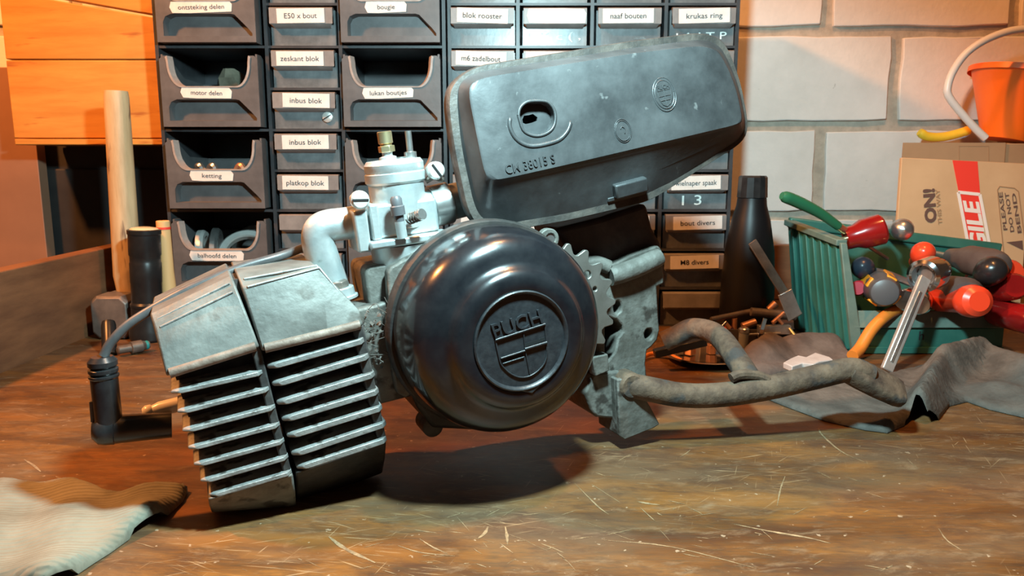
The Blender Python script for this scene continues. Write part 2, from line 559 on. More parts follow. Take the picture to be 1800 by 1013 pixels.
def cloth(name, outline, thick, hfun, m, step=0.004, edge=0.008, z0=0.0006):
    """soft sheet lying on the bench: outline on the bench plane, height field above it, closed underneath"""
    poly = [(p[0], p[1]) for p in outline]
    me_pts = [V((p[0], p[1], 0)) for p in outline]
    # densify the outline
    ring = []
    for i in range(len(poly)):
        a, b = poly[i], poly[(i + 1) % len(poly)]
        L = math.hypot(b[0] - a[0], b[1] - a[1])
        k = max(1, int(L / step))
        ring += [(a[0] + (b[0] - a[0]) * t / k, a[1] + (b[1] - a[1]) * t / k) for t in range(k)]
    bm = bmesh.new()
    vv = [bm.verts.new((x, y, 0)) for x, y in ring]
    es = [bm.edges.new((vv[i], vv[(i + 1) % len(vv)])) for i in range(len(vv))]
    bmesh.ops.triangle_fill(bm, use_beauty=True, edges=es)
    for cut in [step * 1.0]:
        xs = [p[0] for p in ring]
        ys = [p[1] for p in ring]
        x = min(xs) + cut
        while x < max(xs):
            g = list(bm.verts) + list(bm.edges) + list(bm.faces)
            bmesh.ops.bisect_plane(bm, geom=g, plane_co=(x, 0, 0), plane_no=(1, 0, 0))
            x += cut
        y = min(ys) + cut
        while y < max(ys):
            g = list(bm.verts) + list(bm.edges) + list(bm.faces)
            bmesh.ops.bisect_plane(bm, geom=g, plane_co=(0, y, 0), plane_no=(0, 1, 0))
            y += cut
    bm.verts.index_update()
    vs, zb = [], []
    segs = [(poly[i], poly[(i + 1) % len(poly)]) for i in range(len(poly))]
    for v in bm.verts:
        p = (v.co.x, v.co.y)
        d = min(segdist(p, a, b)[0] for a, b in segs)
        t = min(1, d / edge)
        fall = math.sqrt(max(0, 1 - (1 - t) ** 2))
        lift = hfun(p[0], p[1])
        vs.append(V((p[0], p[1], z0 + lift + thick * (0.25 + 0.75 * fall))))
        zb.append(V((p[0], p[1], z0 + lift * (1 if lift > 0.004 else 0))))
    fs = [tuple(v.index for v in f.verts) for f in bm.faces]
    bnd = [(e.verts[0].index, e.verts[1].index) for e in bm.edges if e.is_boundary]
    bm.free()
    n = len(vs)
    mb = MB()
    mb.v = vs + zb
    mb.f = fs + [tuple(i + n for i in f[::-1]) for f in fs] + [(a, b, b + n, a + n) for a, b in bnd]
    return ob(name, mb, m, None, 0, 60, weld=False)
# ================================================================== THE SETTING
BX0, BX1, BY0, BY1 = -0.507, 1.15, -0.30, 1.15
struct(ob('floor', MB().box((BX0, BY0, -0.04), (BX1, BY1, 0.0)), M_table, None, 0.001), 'worn brown wooden workbench top covered with scratches')
YW = 1.165
sm_ = MB()
rs = random.Random(21)
def scratch(pts, w_):
    pts = smooth_path([AZ(x, y, 0.0) for x, y in pts], 4)
    n_ = len(pts)
    L_r, R_r = [], []
    for i_, p_ in enumerate(pts):
        d_ = (pts[min(i_ + 1, n_ - 1)] - pts[max(i_ - 1, 0)]).normalized()
        nn = V((-d_.y, d_.x, 0)) * (w_ * math.sin(math.pi * (0.08 + 0.84 * i_ / (n_ - 1))) * rs.uniform(0.6, 1.2))
        L_r.append(p_ + nn + ez * 0.00015)
        R_r.append(p_ - nn + ez * 0.00015)
    sm_.loft([L_r, R_r], False, False, False)
ez = V((0, 0, 1))
for pts_, w_ in (([(1438, 752), (1446, 766), (1480, 795), (1525, 815)], 0.0008), ([(1290, 922), (1350, 934), (1420, 946), (1460, 956)], 0.0009), ([(1380, 838), (1372, 860), (1366, 890)], 0.0005), ([(1650, 930), (1664, 950), (1690, 968)], 0.0005),
                 ([(578, 944), (608, 966), (660, 990)], 0.0014), ([(738, 948), (760, 962), (786, 974)], 0.0006), ([(840, 948), (852, 938), (858, 926)], 0.0011), ([(888, 926), (891, 942), (892, 958)], 0.0009), ([(42, 808), (58, 818), (72, 830)], 0.0009), ([(700, 960), (740, 972), (800, 978)], 0.0005),
                 ([(1120, 882), (1140, 886), (1160, 888)], 0.0012), ([(1010, 850), (1050, 890), (1070, 905)], 0.0005), ([(1040, 852), (1090, 884)], 0.0004), ([(98, 838), (108, 842), (118, 843)], 0.0010), ([(1060, 950), (1180, 962), (1330, 1000)], 0.0005)):
    scratch(pts_, w_)
for k in range(110):
    x_ = rs.gauss(900, 330)
    y_ = rs.uniform(890, 1012) if x_ < 1000 else rs.uniform(800, 1012)
    a_ = rs.choice((-0.25, 0.15, 0.5, 0.9, -0.6)) + rs.uniform(-0.2, 0.2)
    l_ = rs.uniform(8, 48)
    if x_ < 680 and y_ < 950:
        continue
    scratch([(x_, y_), (x_ + l_ * math.cos(a_) * 0.5 + rs.uniform(-2, 2), y_ + l_ * math.sin(a_) * 0.35), (x_ + l_ * math.cos(a_), y_ + l_ * math.sin(a_) * 0.7)], rs.uniform(0.0001, 0.00045))
sco = ob('scratches', sm_, mat('raw_wood_scratch', (0.14, 0.09, 0.045), 0.8, 0, (0.31, 0.21, 0.11), 220), bpy.data.objects['floor'], weld=False)
sco['kind'] = 'stuff'
zt = AY(1400, 430, 1.14).z
# upstand boards round the bench
struct(ob('trim_1', MB().box((BX0 - 0.022, 0.10, -0.04), (BX0, BY1, 0.099)), M_board, None, 0.0015), 'dark wooden upstand board along the left bench edge')
struct(ob('trim_2', MB().box((BX0, 1.135, 0.0), (BX1, BY1, zt)), M_board, None, 0.0015), 'brown wooden upstand board along the back of the bench')
# brick wall: mortar bed with one object per brick
wall = struct(ob('wall_back', MB().box((-1.35, YW + 0.006, -0.10), (1.35, YW + 0.08, 0.62)), M_mortar), 'white sand-lime brick wall with grey mortar joints')
def zrow(py):
    return AY(1500, py, YW).z
j1, j2, j3 = (zrow(45), zrow(64)), (zrow(212), zrow(230)), (zrow(370), zrow(387))
LB = AY(1785, 20, YW).x - AY(1455, 20, YW).x
GAP = 0.017
HB = j1[1] - j2[0]
PITCHZ = j1[1] - j2[1]
rows = [(j3[0] - PITCHZ * 0 - (j3[0] - j3[1]) - HB, j3[1], AY(1580, 420, YW).x),
        (j3[0], j2[1], AY(1441, 300, YW).x),
        (j2[0], j1[1], AY(1574, 140, YW).x),
        (j1[0], j1[0] + HB, AY(1455, 20, YW).x),
        (j1[0] + PITCHZ, j1[0] + PITCHZ + HB, AY(1600, 20, YW).x)]
def brick_mesh(w, h, rnd):
    """block with slightly chipped, uneven outline"""
    n = 7
    out = []
    def jit():
        return rnd.uniform(-0.0016, 0.0012)
    for k in range(n):
        out.append((w * k / n + (0 if k else 0.002), jit()))
    for k in range(4):
        out.append((w + jit(), h * k / 4 + (0 if k else 0.002)))
    for k in range(n):
        out.append((w - w * k / n - (0 if k else 0.002), h + jit()))
    for k in range(4):
        out.append((jit(), h - h * k / 4 - (0 if k else 0.002)))
    return out
rnd = random.Random(3)
bmeshes = {}
for ri, (za, zb, xj) in enumerate(rows):
    k0 = int((-1.25 - xj) / LB) - 1
    for k in range(k0, k0 + 12):
        xa, xb = xj + k * LB + GAP / 2, xj + (k + 1) * LB - GAP / 2
        if xa > 1.3 or xb < -1.3:
            continue
        o2 = brick_mesh(xb - xa, zb - za, rnd)
        mb = MB().prism([(xa + p[0], YW + rnd.uniform(-0.001, 0.001), za + p[1]) for p in o2], (0, 0.03, 0))
        ob('brick', mb, M_brick, wall, 0.0015)
# left side: pine crate on the wall, brown panel, dark cabinet
def rect_Y(px0, py0, px1, py1, Y):
    return [AY(px0, py1, Y), AY(px1, py1, Y), AY(px1, py0, Y), AY(px0, py0, Y)]
bp = struct(ob('wall_left', MB().box((-1.30, 1.06, -0.3), (-0.646, 1.08, AY(5, 118, 1.06).z)), M_brown, None, 0.001), 'plain brown board standing behind the pine crate')
YP = 1.0
xl, xr = AY(0, 10, YP).x, -0.434
zb0, z105 = AY(100, 243, YP).z, AY(100, 105, YP).z
sl, sr = AY(100, -2, YP), AY(270, 28, YP)
zA = sl.z + (sl.z - sr.z) / (sr.x - sl.x) * (sl.x - xl)
zBq = sr.z + (sl.z - sr.z) / (sr.x - sl.x) * (sr.x - xr)
cr = empty('pine_crate', ((xl + xr) / 2, YP + 0.06, zb0 - 0.008), 'orange pine plank crate hanging in the corner left of the drawer racks', 'crate')
g = 0.0006
def plank(pts, dy=0.0, t=0.018):
    return ob('plank', MB().prism([V((x, YP + dy, z)) for x, z in pts], (0, t, 0)), M_pine, cr, 0.0012)
plank([(xl, zb0), (xr, zb0), (xr, z105 - g), (xl, z105 - g)])
plank([(xl, z105 + g), (xr, z105 + g), (xr, zBq - 0.002), (xl, zA - 0.002)])
plank([(xl, zA + 0.002), (xr, zBq + 0.002), (xr, 0.50), (xl, 0.50)], 0.002)
ob('bottom_board', MB().box((xl + 0.004, YP - 0.006, zb0 - 0.0085), (xr, 1.087, zb0 - 0.0012)), M_pine, cr, 0.001)
ob('side_board', MB().box((xl, YP + 0.019, zb0), (xl + 0.018, 1.058, 0.50)), M_pine, cr, 0.001)
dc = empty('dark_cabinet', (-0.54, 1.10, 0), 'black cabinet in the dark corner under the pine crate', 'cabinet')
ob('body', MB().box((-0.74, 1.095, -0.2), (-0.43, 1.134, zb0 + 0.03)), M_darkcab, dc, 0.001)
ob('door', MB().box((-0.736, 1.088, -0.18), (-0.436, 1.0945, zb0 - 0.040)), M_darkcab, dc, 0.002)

# ================================================================== STORAGE RACKS
YR = 0.95
PZ = 0.0487
XS1 = [-0.4255, -0.2925, -0.2045, -0.0790]
XS2 = [-0.0765, 0.0070, 0.0950, 0.1825, 0.2695]
NR = 9
BD = 1.088
def rack(name, xs, spans, label):
    e = empty(name, ((xs[0] + xs[-1]) / 2, YR, 0), label, 'drawer rack')
    mb = MB()
    t = 0.0042
    for i, x in enumerate(xs):
        tt = t
        x0 = x - tt / 2 if 0 < i < len(xs) - 1 else (x if i == 0 else x - tt)
        mb.box((x0, YR, 0.0), (x0 + tt, BD, NR * PZ))
    for c in range(len(xs) - 1):
        step = spans[c]
        for k in range(0, NR + 1):
            if k % step == (1 if step == 2 else 0) or k in (0, NR):
                z = k * PZ
                mb.box((xs[c] + 0.002, YR + 0.001, max(0, z - 0.0015)), (xs[c + 1] - 0.002, BD, z + 0.0015))
    mb.box((xs[0] + 0.001, BD, 0), (xs[-1] - 0.001, BD + 0.003, NR * PZ))
    fr = ob('frame', mb, M_rack, e, 0, weld=False)
    return e
rack1 = rack('drawer_rack', XS1, (2, 1, 2), 'left black plastic rack holding open bins and one column of drawers')
rack2 = rack('drawer_rack', XS2, (1, 1, 1, 1), 'right black plastic rack of four drawer columns behind the air filter')

# one small drawer: shared meshes
def drawer_meshes():
    w, h, d = 0.0785, 0.0425, 0.11
    b = MB()
    # window (lower front), walls, bottom
    b.box((-w / 2 + 0.003, 0.0, 0), (w / 2 - 0.003, 0.002, h * 0.56))
    b.box((-w / 2 + 0.001, 0.0, 0), (-w / 2 + 0.003, d, h * 0.95))
    b.box((w / 2 - 0.003, 0.0, 0), (w / 2 - 0.001, d, h * 0.95))
    b.box((-w / 2 + 0.003, 0.002, 0), (w / 2 - 0.003, d, 0.002))
    b.box((-w / 2 + 0.003, d - 0.002, 0.002), (w / 2 - 0.003, d, h * 0.95))
    lip = MB()
    rings = []
    for y, z in ((0.0, h * 0.46), (-0.009, h * 0.53), (-0.0105, h * 0.56), (-0.0105, h * 0.97), (-0.008, h), (0.0, h)):
        rings.append((y, z))
    prof0 = [V((-w / 2 + 0.002, y, z)) for y, z in rings]
    prof1 = [V((w / 2 - 0.002, y, z)) for y, z in rings]
    prof0[1].x += 0.003; prof1[1].x -= 0.003; prof0[0].x += 0.004; prof1[0].x -= 0.004
    lip.loft([prof0, prof1])
    return b, lip, w, h
dm, dl, DW, DH = drawer_meshes()
def as_mesh(name, mb, m, smooth=35):
    me = bpy.data.meshes.new(name)
    me.from_pydata([p.copy() for p in mb.v], [], mb.f)
    bm = bmesh.new(); bm.from_mesh(me)
    bmesh.ops.recalc_face_normals(bm, faces=bm.faces)
    bm.to_mesh(me); bm.free()
    me.materials.append(m)
    me.shade_smooth(); me.set_sharp_from_angle(angle=R(smooth))
    return me
ME_dr, ME_lip = as_mesh('drawer', dm, M_drawer), as_mesh('drawer_lip', dl, M_lip)
def child(name, me, parent, loc, m=None):
    o = bpy.data.objects.new(name, me)
    COL.objects.link(o)
    o.parent = parent
    o.location = loc
    WORLD_LOC[o] = WORLD_LOC[parent] + V(loc)
    return o
def label_on(parent, cx, cz, y, w, h, body, tilt=0.0, ink=None, ragged=False, ht=None):
    """white card with lettering; both are children of the drawer or bin (local coordinates)"""
    ct, st = math.cos(tilt), math.sin(tilt)
    def L(x, z, yy=y):
        return V((cx + x * ct - z * st, yy, cz + x * st + z * ct))
    pts = [L(-w / 2, -h / 2), L(w / 2, -h / 2), L(w / 2, h / 2), L(-w / 2, h / 2)]
    if ragged:
        pts = [L(-w / 2 + 0.002, -h / 2), L(-w * 0.2, -h / 2 - 0.0005), L(w / 2 - 0.001, -h / 2 + 0.0004), L(w / 2, h * 0.2), L(w / 2 - 0.003, h / 2),
               L(w * 0.1, h / 2 + 0.0006), L(-w / 2 + 0.001, h / 2), L(-w / 2 - 0.001, 0)]
    base = WORLD_LOC[parent]
    mb = MB().prism([p + base for p in pts], (0, 0.0004, 0))
    ob('label_card', mb, M_card, parent)
    if body:
        hh = ht or h * 0.36
        t = MB()
        lettering(t, body, base + L(0, 0, y - 0.0003), V((ct, 0, st)), V((-st, 0, ct)), hh, min(w * 0.84, hh * 0.98 * len(body) * 0.66))
        o = ob('lettering', t, ink or M_ink, parent, smooth=0, weld=False)
labels1 = {8: '', 7: 'E50 x bout', 6: 'zeskant blok', 5: 'inbus blok', 4: 'inbus blok', 3: 'platkop blok', 2: 'K', 1: '', 0: ''}
# rows counted from the bench: row k lies between shelf k and k+1
labels2 = {(0, 7): 'blok rooster', (1, 7): None, (2, 7): 'naaf bouten', (3, 7): 'krukas ring', (0, 6): 'm6 zadelbout', (1, 6): '', (3, 3): 'wielnaper spaak',
           (3, 2): 'bout divers', (3, 1): 'M8 divers'}
DPOS = {}
def add_drawer(rk, x0, x1, k, body, dy=0.0, tilt=0.0, card=True, shift=0.0, w=0.056):
    cx = (x0 + x1) / 2
    wl = V((cx, YR + 0.004 + dy, k * PZ + 0.0018))
    d = child('drawer', ME_dr, rk, wl - WORLD_LOC[rk])
    l = child('drawer_lip', ME_lip, d, (0, 0, 0))
    if card:
        label_on(d, shift, DH * 0.765, -0.0112, w, 0.0165, body, tilt, ragged=(body is None))
    DPOS[(rk, cx, k)] = d
    return d
for k in range(NR):
    add_drawer(rack1, XS1[1], XS1[2], k, labels1.get(k, ''), -0.003 if k in (4, 5) else 0, R(-1.2 + (k * 37 % 5) * 0.5), k not in (8, 0, 1, 2), (k % 3 - 1) * 0.003)
for c in range(4):
    for k in range(NR):
        b = labels2.get((c, k), '')
        wd = 0.069 if (c, k) in ((1, 7), (1, 6)) else 0.060
        d = add_drawer(rack2, XS2[c], XS2[c + 1], k, b, 0.001 * ((c * 5 + k * 3) % 3), R({0: -2.0, 1: -0.6, 2: 0.6, 3: 1.6}[c]), k not in (0, 8), 0.002 * ((c + k) % 3 - 1), wd)
# hand-painted white marks on three drawer fronts
def painted(rk, cx, k, body, hx, width, hh, dx=0):
    d = DPOS[(rk, cx, k)]
    t = MB()
    lettering(t, body, WORLD_LOC[d] + V((dx, -0.0004, DH * 0.26)), (1, 0, 0.03), (0, 0, 1), hh, width)
    ob('painted_mark', t, M_paintmark, d, smooth=0, weld=False)
painted(rack2, (XS2[1] + XS2[2]) / 2, 7, 'DK c ( ,', 0, 0.062, 0.009)
painted(rack2, (XS2[3] + XS2[4]) / 2, 7, 'I A I T P', 0, 0.060, 0.0085)
painted(rack2, (XS2[3] + XS2[4]) / 2, 3, '1 3', 0, 0.024, 0.012, -0.004)
# bolts lying in the smoked drawers
def bolt_mesh(L, r):
    mb = MB()
    mb.lathe((0, 0, 0), (1, 0, 0), [(r * 1.8, 0), (r * 1.8, r * 1.6), (r, r * 1.6), (r, L)], 10)
    return as_mesh('bolt', mb, M_steel)
BOLTS = [bolt_mesh(0.038, 0.0028), bolt_mesh(0.026, 0.0034), bolt_mesh(0.012, 0.0045)]
drawer_bolts = [(rack1, 1, 5, 'upper inbus blok drawer'), (rack1, 1, 4, 'lower inbus blok drawer'), (rack1, 1, 3, 'platkop blok drawer'),
                (rack2, 3, 3, 'wielnaper spaak drawer'), (rack2, 3, 2, 'bout divers drawer'), (rack1, 1, 6, 'zeskant blok drawer'), (rack2, 2, 7, 'naaf bouten drawer')]
rb = random.Random(11)
for rk, c, k, nm in drawer_bolts:
    xs = XS1 if rk is rack1 else XS2
    cx = (xs[c] + xs[c + 1]) / 2
    for q in range(3):
        o = bpy.data.objects.new('bolt', BOLTS[q])
        COL.objects.link(o)
        o.location = (cx - 0.026 + q * 0.023, YR + 0.016 + q * 0.013, k * PZ + 0.0018 + 0.0021 + (0.0050, 0.0061, 0.0081)[q])
        o.rotation_euler = (rb.uniform(0, 3), 0, rb.uniform(-0.35, 0.35) + (math.pi / 2 if q == 2 else 0))
        tag(o, ('long', 'short', 'stubby')[q] + ' steel bolt lying in the ' + nm, 'bolt', 'bolts in the drawers')

# ------------------------------------------------------------------ open bins
BW, BH, BDEP = 0.116, 0.086, 0.125
def bin_parts():
    w = BW / 2
    outer = [(-w, 0.002), (w, 0.002), (w, 0.080), (w - 0.004, 0.084), (w - 0.010, 0.084)]
    for t in range(0, 9):
        a = math.pi / 2 * t / 8
        outer.append((w - 0.011 - 0.016 * (1 - math.cos(a)) , 0.078 - 0.029 * math.sin(a)))
    right = outer[5:]
    for x, z in reversed(right):
        outer.append((-x, z))
    outer += [(-w + 0.010, 0.084), (-w + 0.004, 0.084), (-w, 0.080)]
    hole = [(-0.050, 0.009), (0.054, 0.009)]
    for t in range(0, 7):
        a = math.pi / 2 * t / 6
        hole.append((0.054 - 0.022 * math.sin(a) * 0.9 - 0.0, 0.013 + 0.020 * math.sin(a)) if t else (0.054, 0.012))
    hole += [(0.030, 0.034), (-0.040, 0.034), (-0.047, 0.031), (-0.050, 0.025)]
    def P(q, y):
        return V((q[0], y, q[1]))
    front = MB().plate([P(q, 0) for q in outer], [[P(q, 0) for q in hole]], (0, 0.003, 0))
    # pocket behind the finger hole
    body = MB()
    body.loft([[P(q, 0.003) for q in hole], [V((q[0] * 0.97, 0.012, q[1] * 0.9 + 0.002)) for q in hole]], False, True)
    for s in (-1, 1):
        x = s * (w - 0.001)
        body.prism([V((x, 0.003, 0.002)), V((x, BDEP, 0.002)), V((x, BDEP, 0.062)), V((x, 0.062, 0.064)), V((x, 0.018, 0.086)), V((x, 0.003, 0.086))], (-s * 0.0022, 0, 0))
    body.box((-w + 0.003, 0.0032, 0.002), (w - 0.003, BDEP, 0.0045))
    body.box((-w + 0.003, BDEP - 0.003, 0.004), (w - 0.003, BDEP, 0.062))
    # rim round the scoop, turned inward; its paler colour paints in the warm light
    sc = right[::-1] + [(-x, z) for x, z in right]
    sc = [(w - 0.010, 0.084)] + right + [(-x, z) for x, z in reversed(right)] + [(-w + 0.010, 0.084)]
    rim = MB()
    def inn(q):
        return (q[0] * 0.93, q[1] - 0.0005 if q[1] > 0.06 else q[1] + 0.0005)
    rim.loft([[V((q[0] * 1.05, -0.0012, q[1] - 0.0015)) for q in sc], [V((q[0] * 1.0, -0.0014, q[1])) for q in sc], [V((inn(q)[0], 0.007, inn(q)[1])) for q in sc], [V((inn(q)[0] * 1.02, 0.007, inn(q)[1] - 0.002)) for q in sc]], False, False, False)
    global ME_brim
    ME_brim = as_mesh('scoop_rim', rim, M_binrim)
    return as_mesh('front_panel', front, M_bin), as_mesh('body', body, M_bin)
ME_bf, ME_bb = bin_parts()
BINS = {}
def add_bin(cx, k, body, label, tilt=0, w=0.060, dx=-0.004, card=True):
    e = empty('storage_bin', V((cx, YR - 0.012, k * PZ + 0.0016)), label, 'bin', 'open bins in the left rack')
    child('body', ME_bb, e, (0, 0, 0))
    child('front_panel', ME_bf, e, (0, 0, 0))
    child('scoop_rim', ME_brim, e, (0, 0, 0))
    if card:
        label_on(e, dx, 0.0415, -0.0007, w, 0.0125, body, tilt, ragged=True, ht=0.0052)
    BINS[(round(cx, 3), k)] = e
    return e
cL, cM = -0.3585, -0.1428
add_bin(cL, 7, 'ontsteking delen', 'dark grey open bin labelled ontsteking delen', R(1), 0.072)
add_bin(cL, 5, 'motor delen', 'dark grey open bin labelled motor delen holding a plastic bag', R(-1.5), 0.060)
add_bin(cL, 3, 'ketting', 'dark grey open bin labelled ketting', R(-1), 0.052)
add_bin(cL, 1, 'balhoofd delen', 'dark grey open bin labelled balhoofd delen full of steel rings', R(-1), 0.066)
add_bin(cM, 7, 'bougie', 'dark grey open bin labelled bougie', R(1), 0.048)
add_bin(cM, 5, 'lukan boutjes', 'empty dark grey open bin labelled lukan boutjes', R(1.5), 0.060)
add_bin(cM, 3, '', 'dark grey open bin right behind the carburetor', R(1), 0.050, 0.012)
add_bin(cM, 1, '', 'dark grey open bin low down behind the intake pipe', R(1), 0.050)
# contents
zb = 1 * PZ + 0.0016 + 0.0045
for i, (dx, dy, r, ax, wd) in enumerate([(-0.040, 0.050, 0.030, (1, 0.15, 0.05), 'leftmost upright'), (-0.027, 0.058, 0.031, (1, 0.2, -0.05), 'second upright'),
                                         (0.016, 0.044, 0.036, (0.1, -0.8, 0.6), 'large tilted'), (0.014, 0.084, 0.034, (-0.25, -0.9, 0.35), 'rearmost leaning')]):
    ax = V(ax).normalized()
    rz = r * math.sqrt(max(0, 1 - ax.z ** 2)) + 0.004
    mb = MB().lathe(V((cL + dx, YR - 0.012 + dy, zb + rz)), ax, [(r * 0.70, -0.004), (r, -0.004), (r, 0.002), (r * 0.92, 0.005), (r * 0.74, 0.005), (r * 0.70, 0.003), (r * 0.70, -0.004)], 32, False)
    tag(ob('bearing_ring', mb, M_plated if i % 2 == 0 else M_steel, None), wd + ' steel bearing ring in the balhoofd delen bin', 'ring', 'bearing rings')
# crumpled plastic bag in the motor delen bin
mb = MB()
rg = random.Random(5)
c0 = V((cL + 0.016, YR + 0.050, 5 * PZ + 0.010))
rings = []
for i in range(7):
    t = i / 6
    r = 0.027 * math.sin(math.pi * (0.12 + 0.80 * t)) + 0.002
    rings.append([c0 + V((-0.018 * (t - 0.5) + r * math.cos(q) * rg.uniform(0.75, 1.1), -0.014 * t + 0.6 * r * math.sin(q) * rg.uniform(0.75, 1.1), t * 0.066)) for q in [2 * math.pi * k / 10 for k in range(10)]])
mb.loft(rings)
tag(ob('plastic_bag', mb, M_bag, None, 0, 20), 'crumpled translucent plastic bag sticking out of the motor delen bin', 'bag')
# chain bits in the ketting bin
for i, (dx, dy, wd) in enumerate([(-0.034, 0.030, 'left'), (-0.016, 0.026, 'middle'), (0.018, 0.028, 'right')]):
    path = smooth_path([V((cL + dx - 0.008, YR - 0.012 + dy, 3 * PZ + 0.011)), V((cL + dx - 0.004, YR - 0.012 + dy + 0.004, 3 * PZ + 0.046)), V((cL + dx + 0.006, YR - 0.012 + dy, 3 * PZ + 0.052)), V((cL + dx + 0.012, YR - 0.012 + dy + 0.006, 3 * PZ + 0.011))], 5)
    tag(ob('chain_piece', MB().tube(path, 0.0045, 8), M_copper if i == 2 else M_steel), wd + ' loop of chain showing above the lip of the ketting bin', 'chain')
# cheese-head screw stuck behind the upper inbus blok drawer front
sc = empty('slotted_screw', AY(575, 206, YR + 0.001), 'round slotted screw head on the upper inbus blok drawer', 'screw')
ob('head', MB().lathe(AY(575, 206, YR - 0.0025), (0, 1, 0), [(0.0045, 0), (0.0062, 0.0008), (0.0062, 0.0035)], 24), M_plated, sc)
p = AY(575, 206, YR - 0.0028)
ob('slot', MB().bar(p + V((-0.005, 0, -0.003)), p + V((0.005, 0, 0.003)), 0.0012, 0.0004, (0, 1, 0)), M_void, sc)
# ================================================================== THE ENGINE
base = AZ(690, 800)
ENG = empty('moped_engine', V((base.x, base.y, 0)), 'dirty moped engine with black round flywheel cover, finned cylinder and air filter box', 'engine')
def E(name, mb, m, parent=None, bevel=0, smooth=35, **k):
    return ob(name, mb, m, parent or ENG, bevel, smooth, **k)
def outline(pts, cref, c):
    return [EPc(x, y, cref, c) for x, y in pts]
# ---- flywheel cover
FR = 0.067
prof = [(0.0, 0.0035), (0.0305, 0.0035), (0.0312, 0.0006), (0.0325, 0.0), (0.0385, 0.0004), (0.0415, 0.0016), (0.0437, 0.0042), (0.0456, 0.0070), (0.0480, 0.0084), (0.0520, 0.0094),
        (0.0560, 0.0110), (0.0595, 0.0136), (0.0625, 0.0172), (0.0648, 0.0220), (0.0662, 0.0280), (0.0670, 0.0350), (0.0672, 0.0450), (0.0672, 0.0500), (0.0650, 0.0505)]
cov = E('flywheel_cover', MB().lathe(EO, e3, prof, 96), M_black, None, 0, 50)
cov['label'] = 'glossy black round flywheel cover with raised shield badge'
# badge: disc, ring and shield relief
def BG(zx, zy, c=0.0):
    return EPc(840 + zx / 5.333, 510 + zy / 5.333, 0.0005, c)
bc = EO
ob('badge_disc', MB().lathe(bc, e3, [(0.0, 0.0012), (0.0288, 0.0012), (0.0296, -0.0008), (0.0306, -0.0012), (0.0314, -0.0006), (0.0316, 0.0034)], 72, False), M_badge, cov, 0, 50)
tip = BG(500, 935)
tdir = (tip - bc - e3 * (tip - bc).dot(e3)).normalized()
sd = tdir.cross(e3)
ob('badge_tip', MB().prism([bc + tdir * 0.0295 - sd * 0.009 - e3 * 0.0006, bc + tdir * 0.0295 + sd * 0.009 - e3 * 0.0006, bc + tdir * 0.0345 - e3 * 0.0006], e3 * 0.004), M_badge, cov, 0.0006)
sh = MB()
shield = [(165, 470), (190, 590), (215, 690), (250, 735), (300, 780), (360, 812), (420, 822), (480, 812), (540, 780), (590, 735), (630, 680), (650, 600), (645, 500), (630, 320)]
sh.tube(smooth_path([BG(x, y, 0.0008) for x, y in shield], 3), 0.00055, 8)
sh.tube([BG(165, 470, 0.0004), BG(630, 320, 0.0004)], 0.0008, 8)
sh.tube([BG(215, 642, 0.0004), BG(440, 570, 0.0004)], 0.0007, 8)
sh.tube([BG(440, 555, 0.0004), BG(645, 492, 0.0004)], 0.0010, 8)
sh.tube([BG(235, 693, 0.0008), BG(435, 630, 0.0008)], 0.0005, 8)
sh.tube([BG(430, 400, 0.0008), BG(445, 560, 0.0008), BG(490, 800, 0.0008)], 0.0004, 8)
ob('shield_emblem', sh, M_badge, cov, 0, 60)
sl_ = MB()
sl_.prism([BG(222, 655, 0.0011), BG(428, 590, 0.0011), BG(432, 622, 0.0011), BG(240, 682, 0.0011)], -e3 * 0.0002)
sl_.prism([BG(446, 505, 0.0011), BG(628, 445, 0.0011), BG(632, 475, 0.0011), BG(448, 535, 0.0011)], -e3 * 0.0002)
ob('emblem_slot', sl_, M_void, cov)
pt = MB()
pa, pb, pc = BG(165, 452, 0.0012), BG(612, 305, 0.0012), BG(120, 322, 0.0012)
cen = (BG(140, 390, 0.0012) + BG(592, 245, 0.0012)) / 2
lettering(pt, 'PUCH', cen, pb - pa, pc - pa, (pc - pa).length, (pb - pa).length, -e3 * 0.0013)
ob('lettering', pt, M_badge, cov, smooth=30, weld=False)
# ---- magneto housing behind the cover
mg = E('magneto_housing', MB().lathe(EO, e3, [(0.060, 0.0508), (0.0690, 0.0510), (0.0705, 0.0530), (0.0705, 0.0600), (0.068, 0.064), (0.060, 0.068)], 80), M_casedark, None, 0, 40)
tb = EP(966, 421, 0.054)
E('mounting_ear', MB().plate(circ(tb, e1, e2, 0.0075, 20), [circ(tb + e1 * 0.001, e1, e2, 0.0036, 14)], e3 * 0.006), M_case, None, 0.0008)
E('ear_screw', MB().lathe(tb + e1 * 0.001, e3, [(0.0034, 0.001), (0.0034, 0.006)], 16), M_steel)
# ---- crankcase
cc = [(700, 470), (760, 432), (850, 418), (945, 424), (958, 452), (960, 470), (960, 540), (965, 640), (965, 700), (945, 736), (860, 762), (765, 758), (738, 722), (700, 640)]
E('crankcase', MB().prism(outline(cc, 0.062, 0.0665), e3 * 0.070), M_casedark, None, 0.003)
E('gasket_flange', MB().prism(outline([(683, 480), (690, 470), (725, 450), (765, 430), (800, 420), (800, 640), (716, 702), (700, 694), (692, 660), (688, 560)], 0.062, 0.0645), e3 * 0.010), M_case, None, 0.0015)
E('crankcase_flange', MB().prism(outline([(640, 478), (646, 469), (690, 461), (740, 450), (745, 700), (700, 690), (668, 645), (652, 570)], 0.08, 0.078), e3 * 0.050), M_case, None, 0.0025)
# drain boss under the crankcase
E('drain_boss', MB().lathe(EPc(762, 752, 0.07, 0.070), e3, [(0.005, 0), (0.0072, 0.001), (0.0072, 0.02), (0.006, 0.021)], 20), M_casedark)
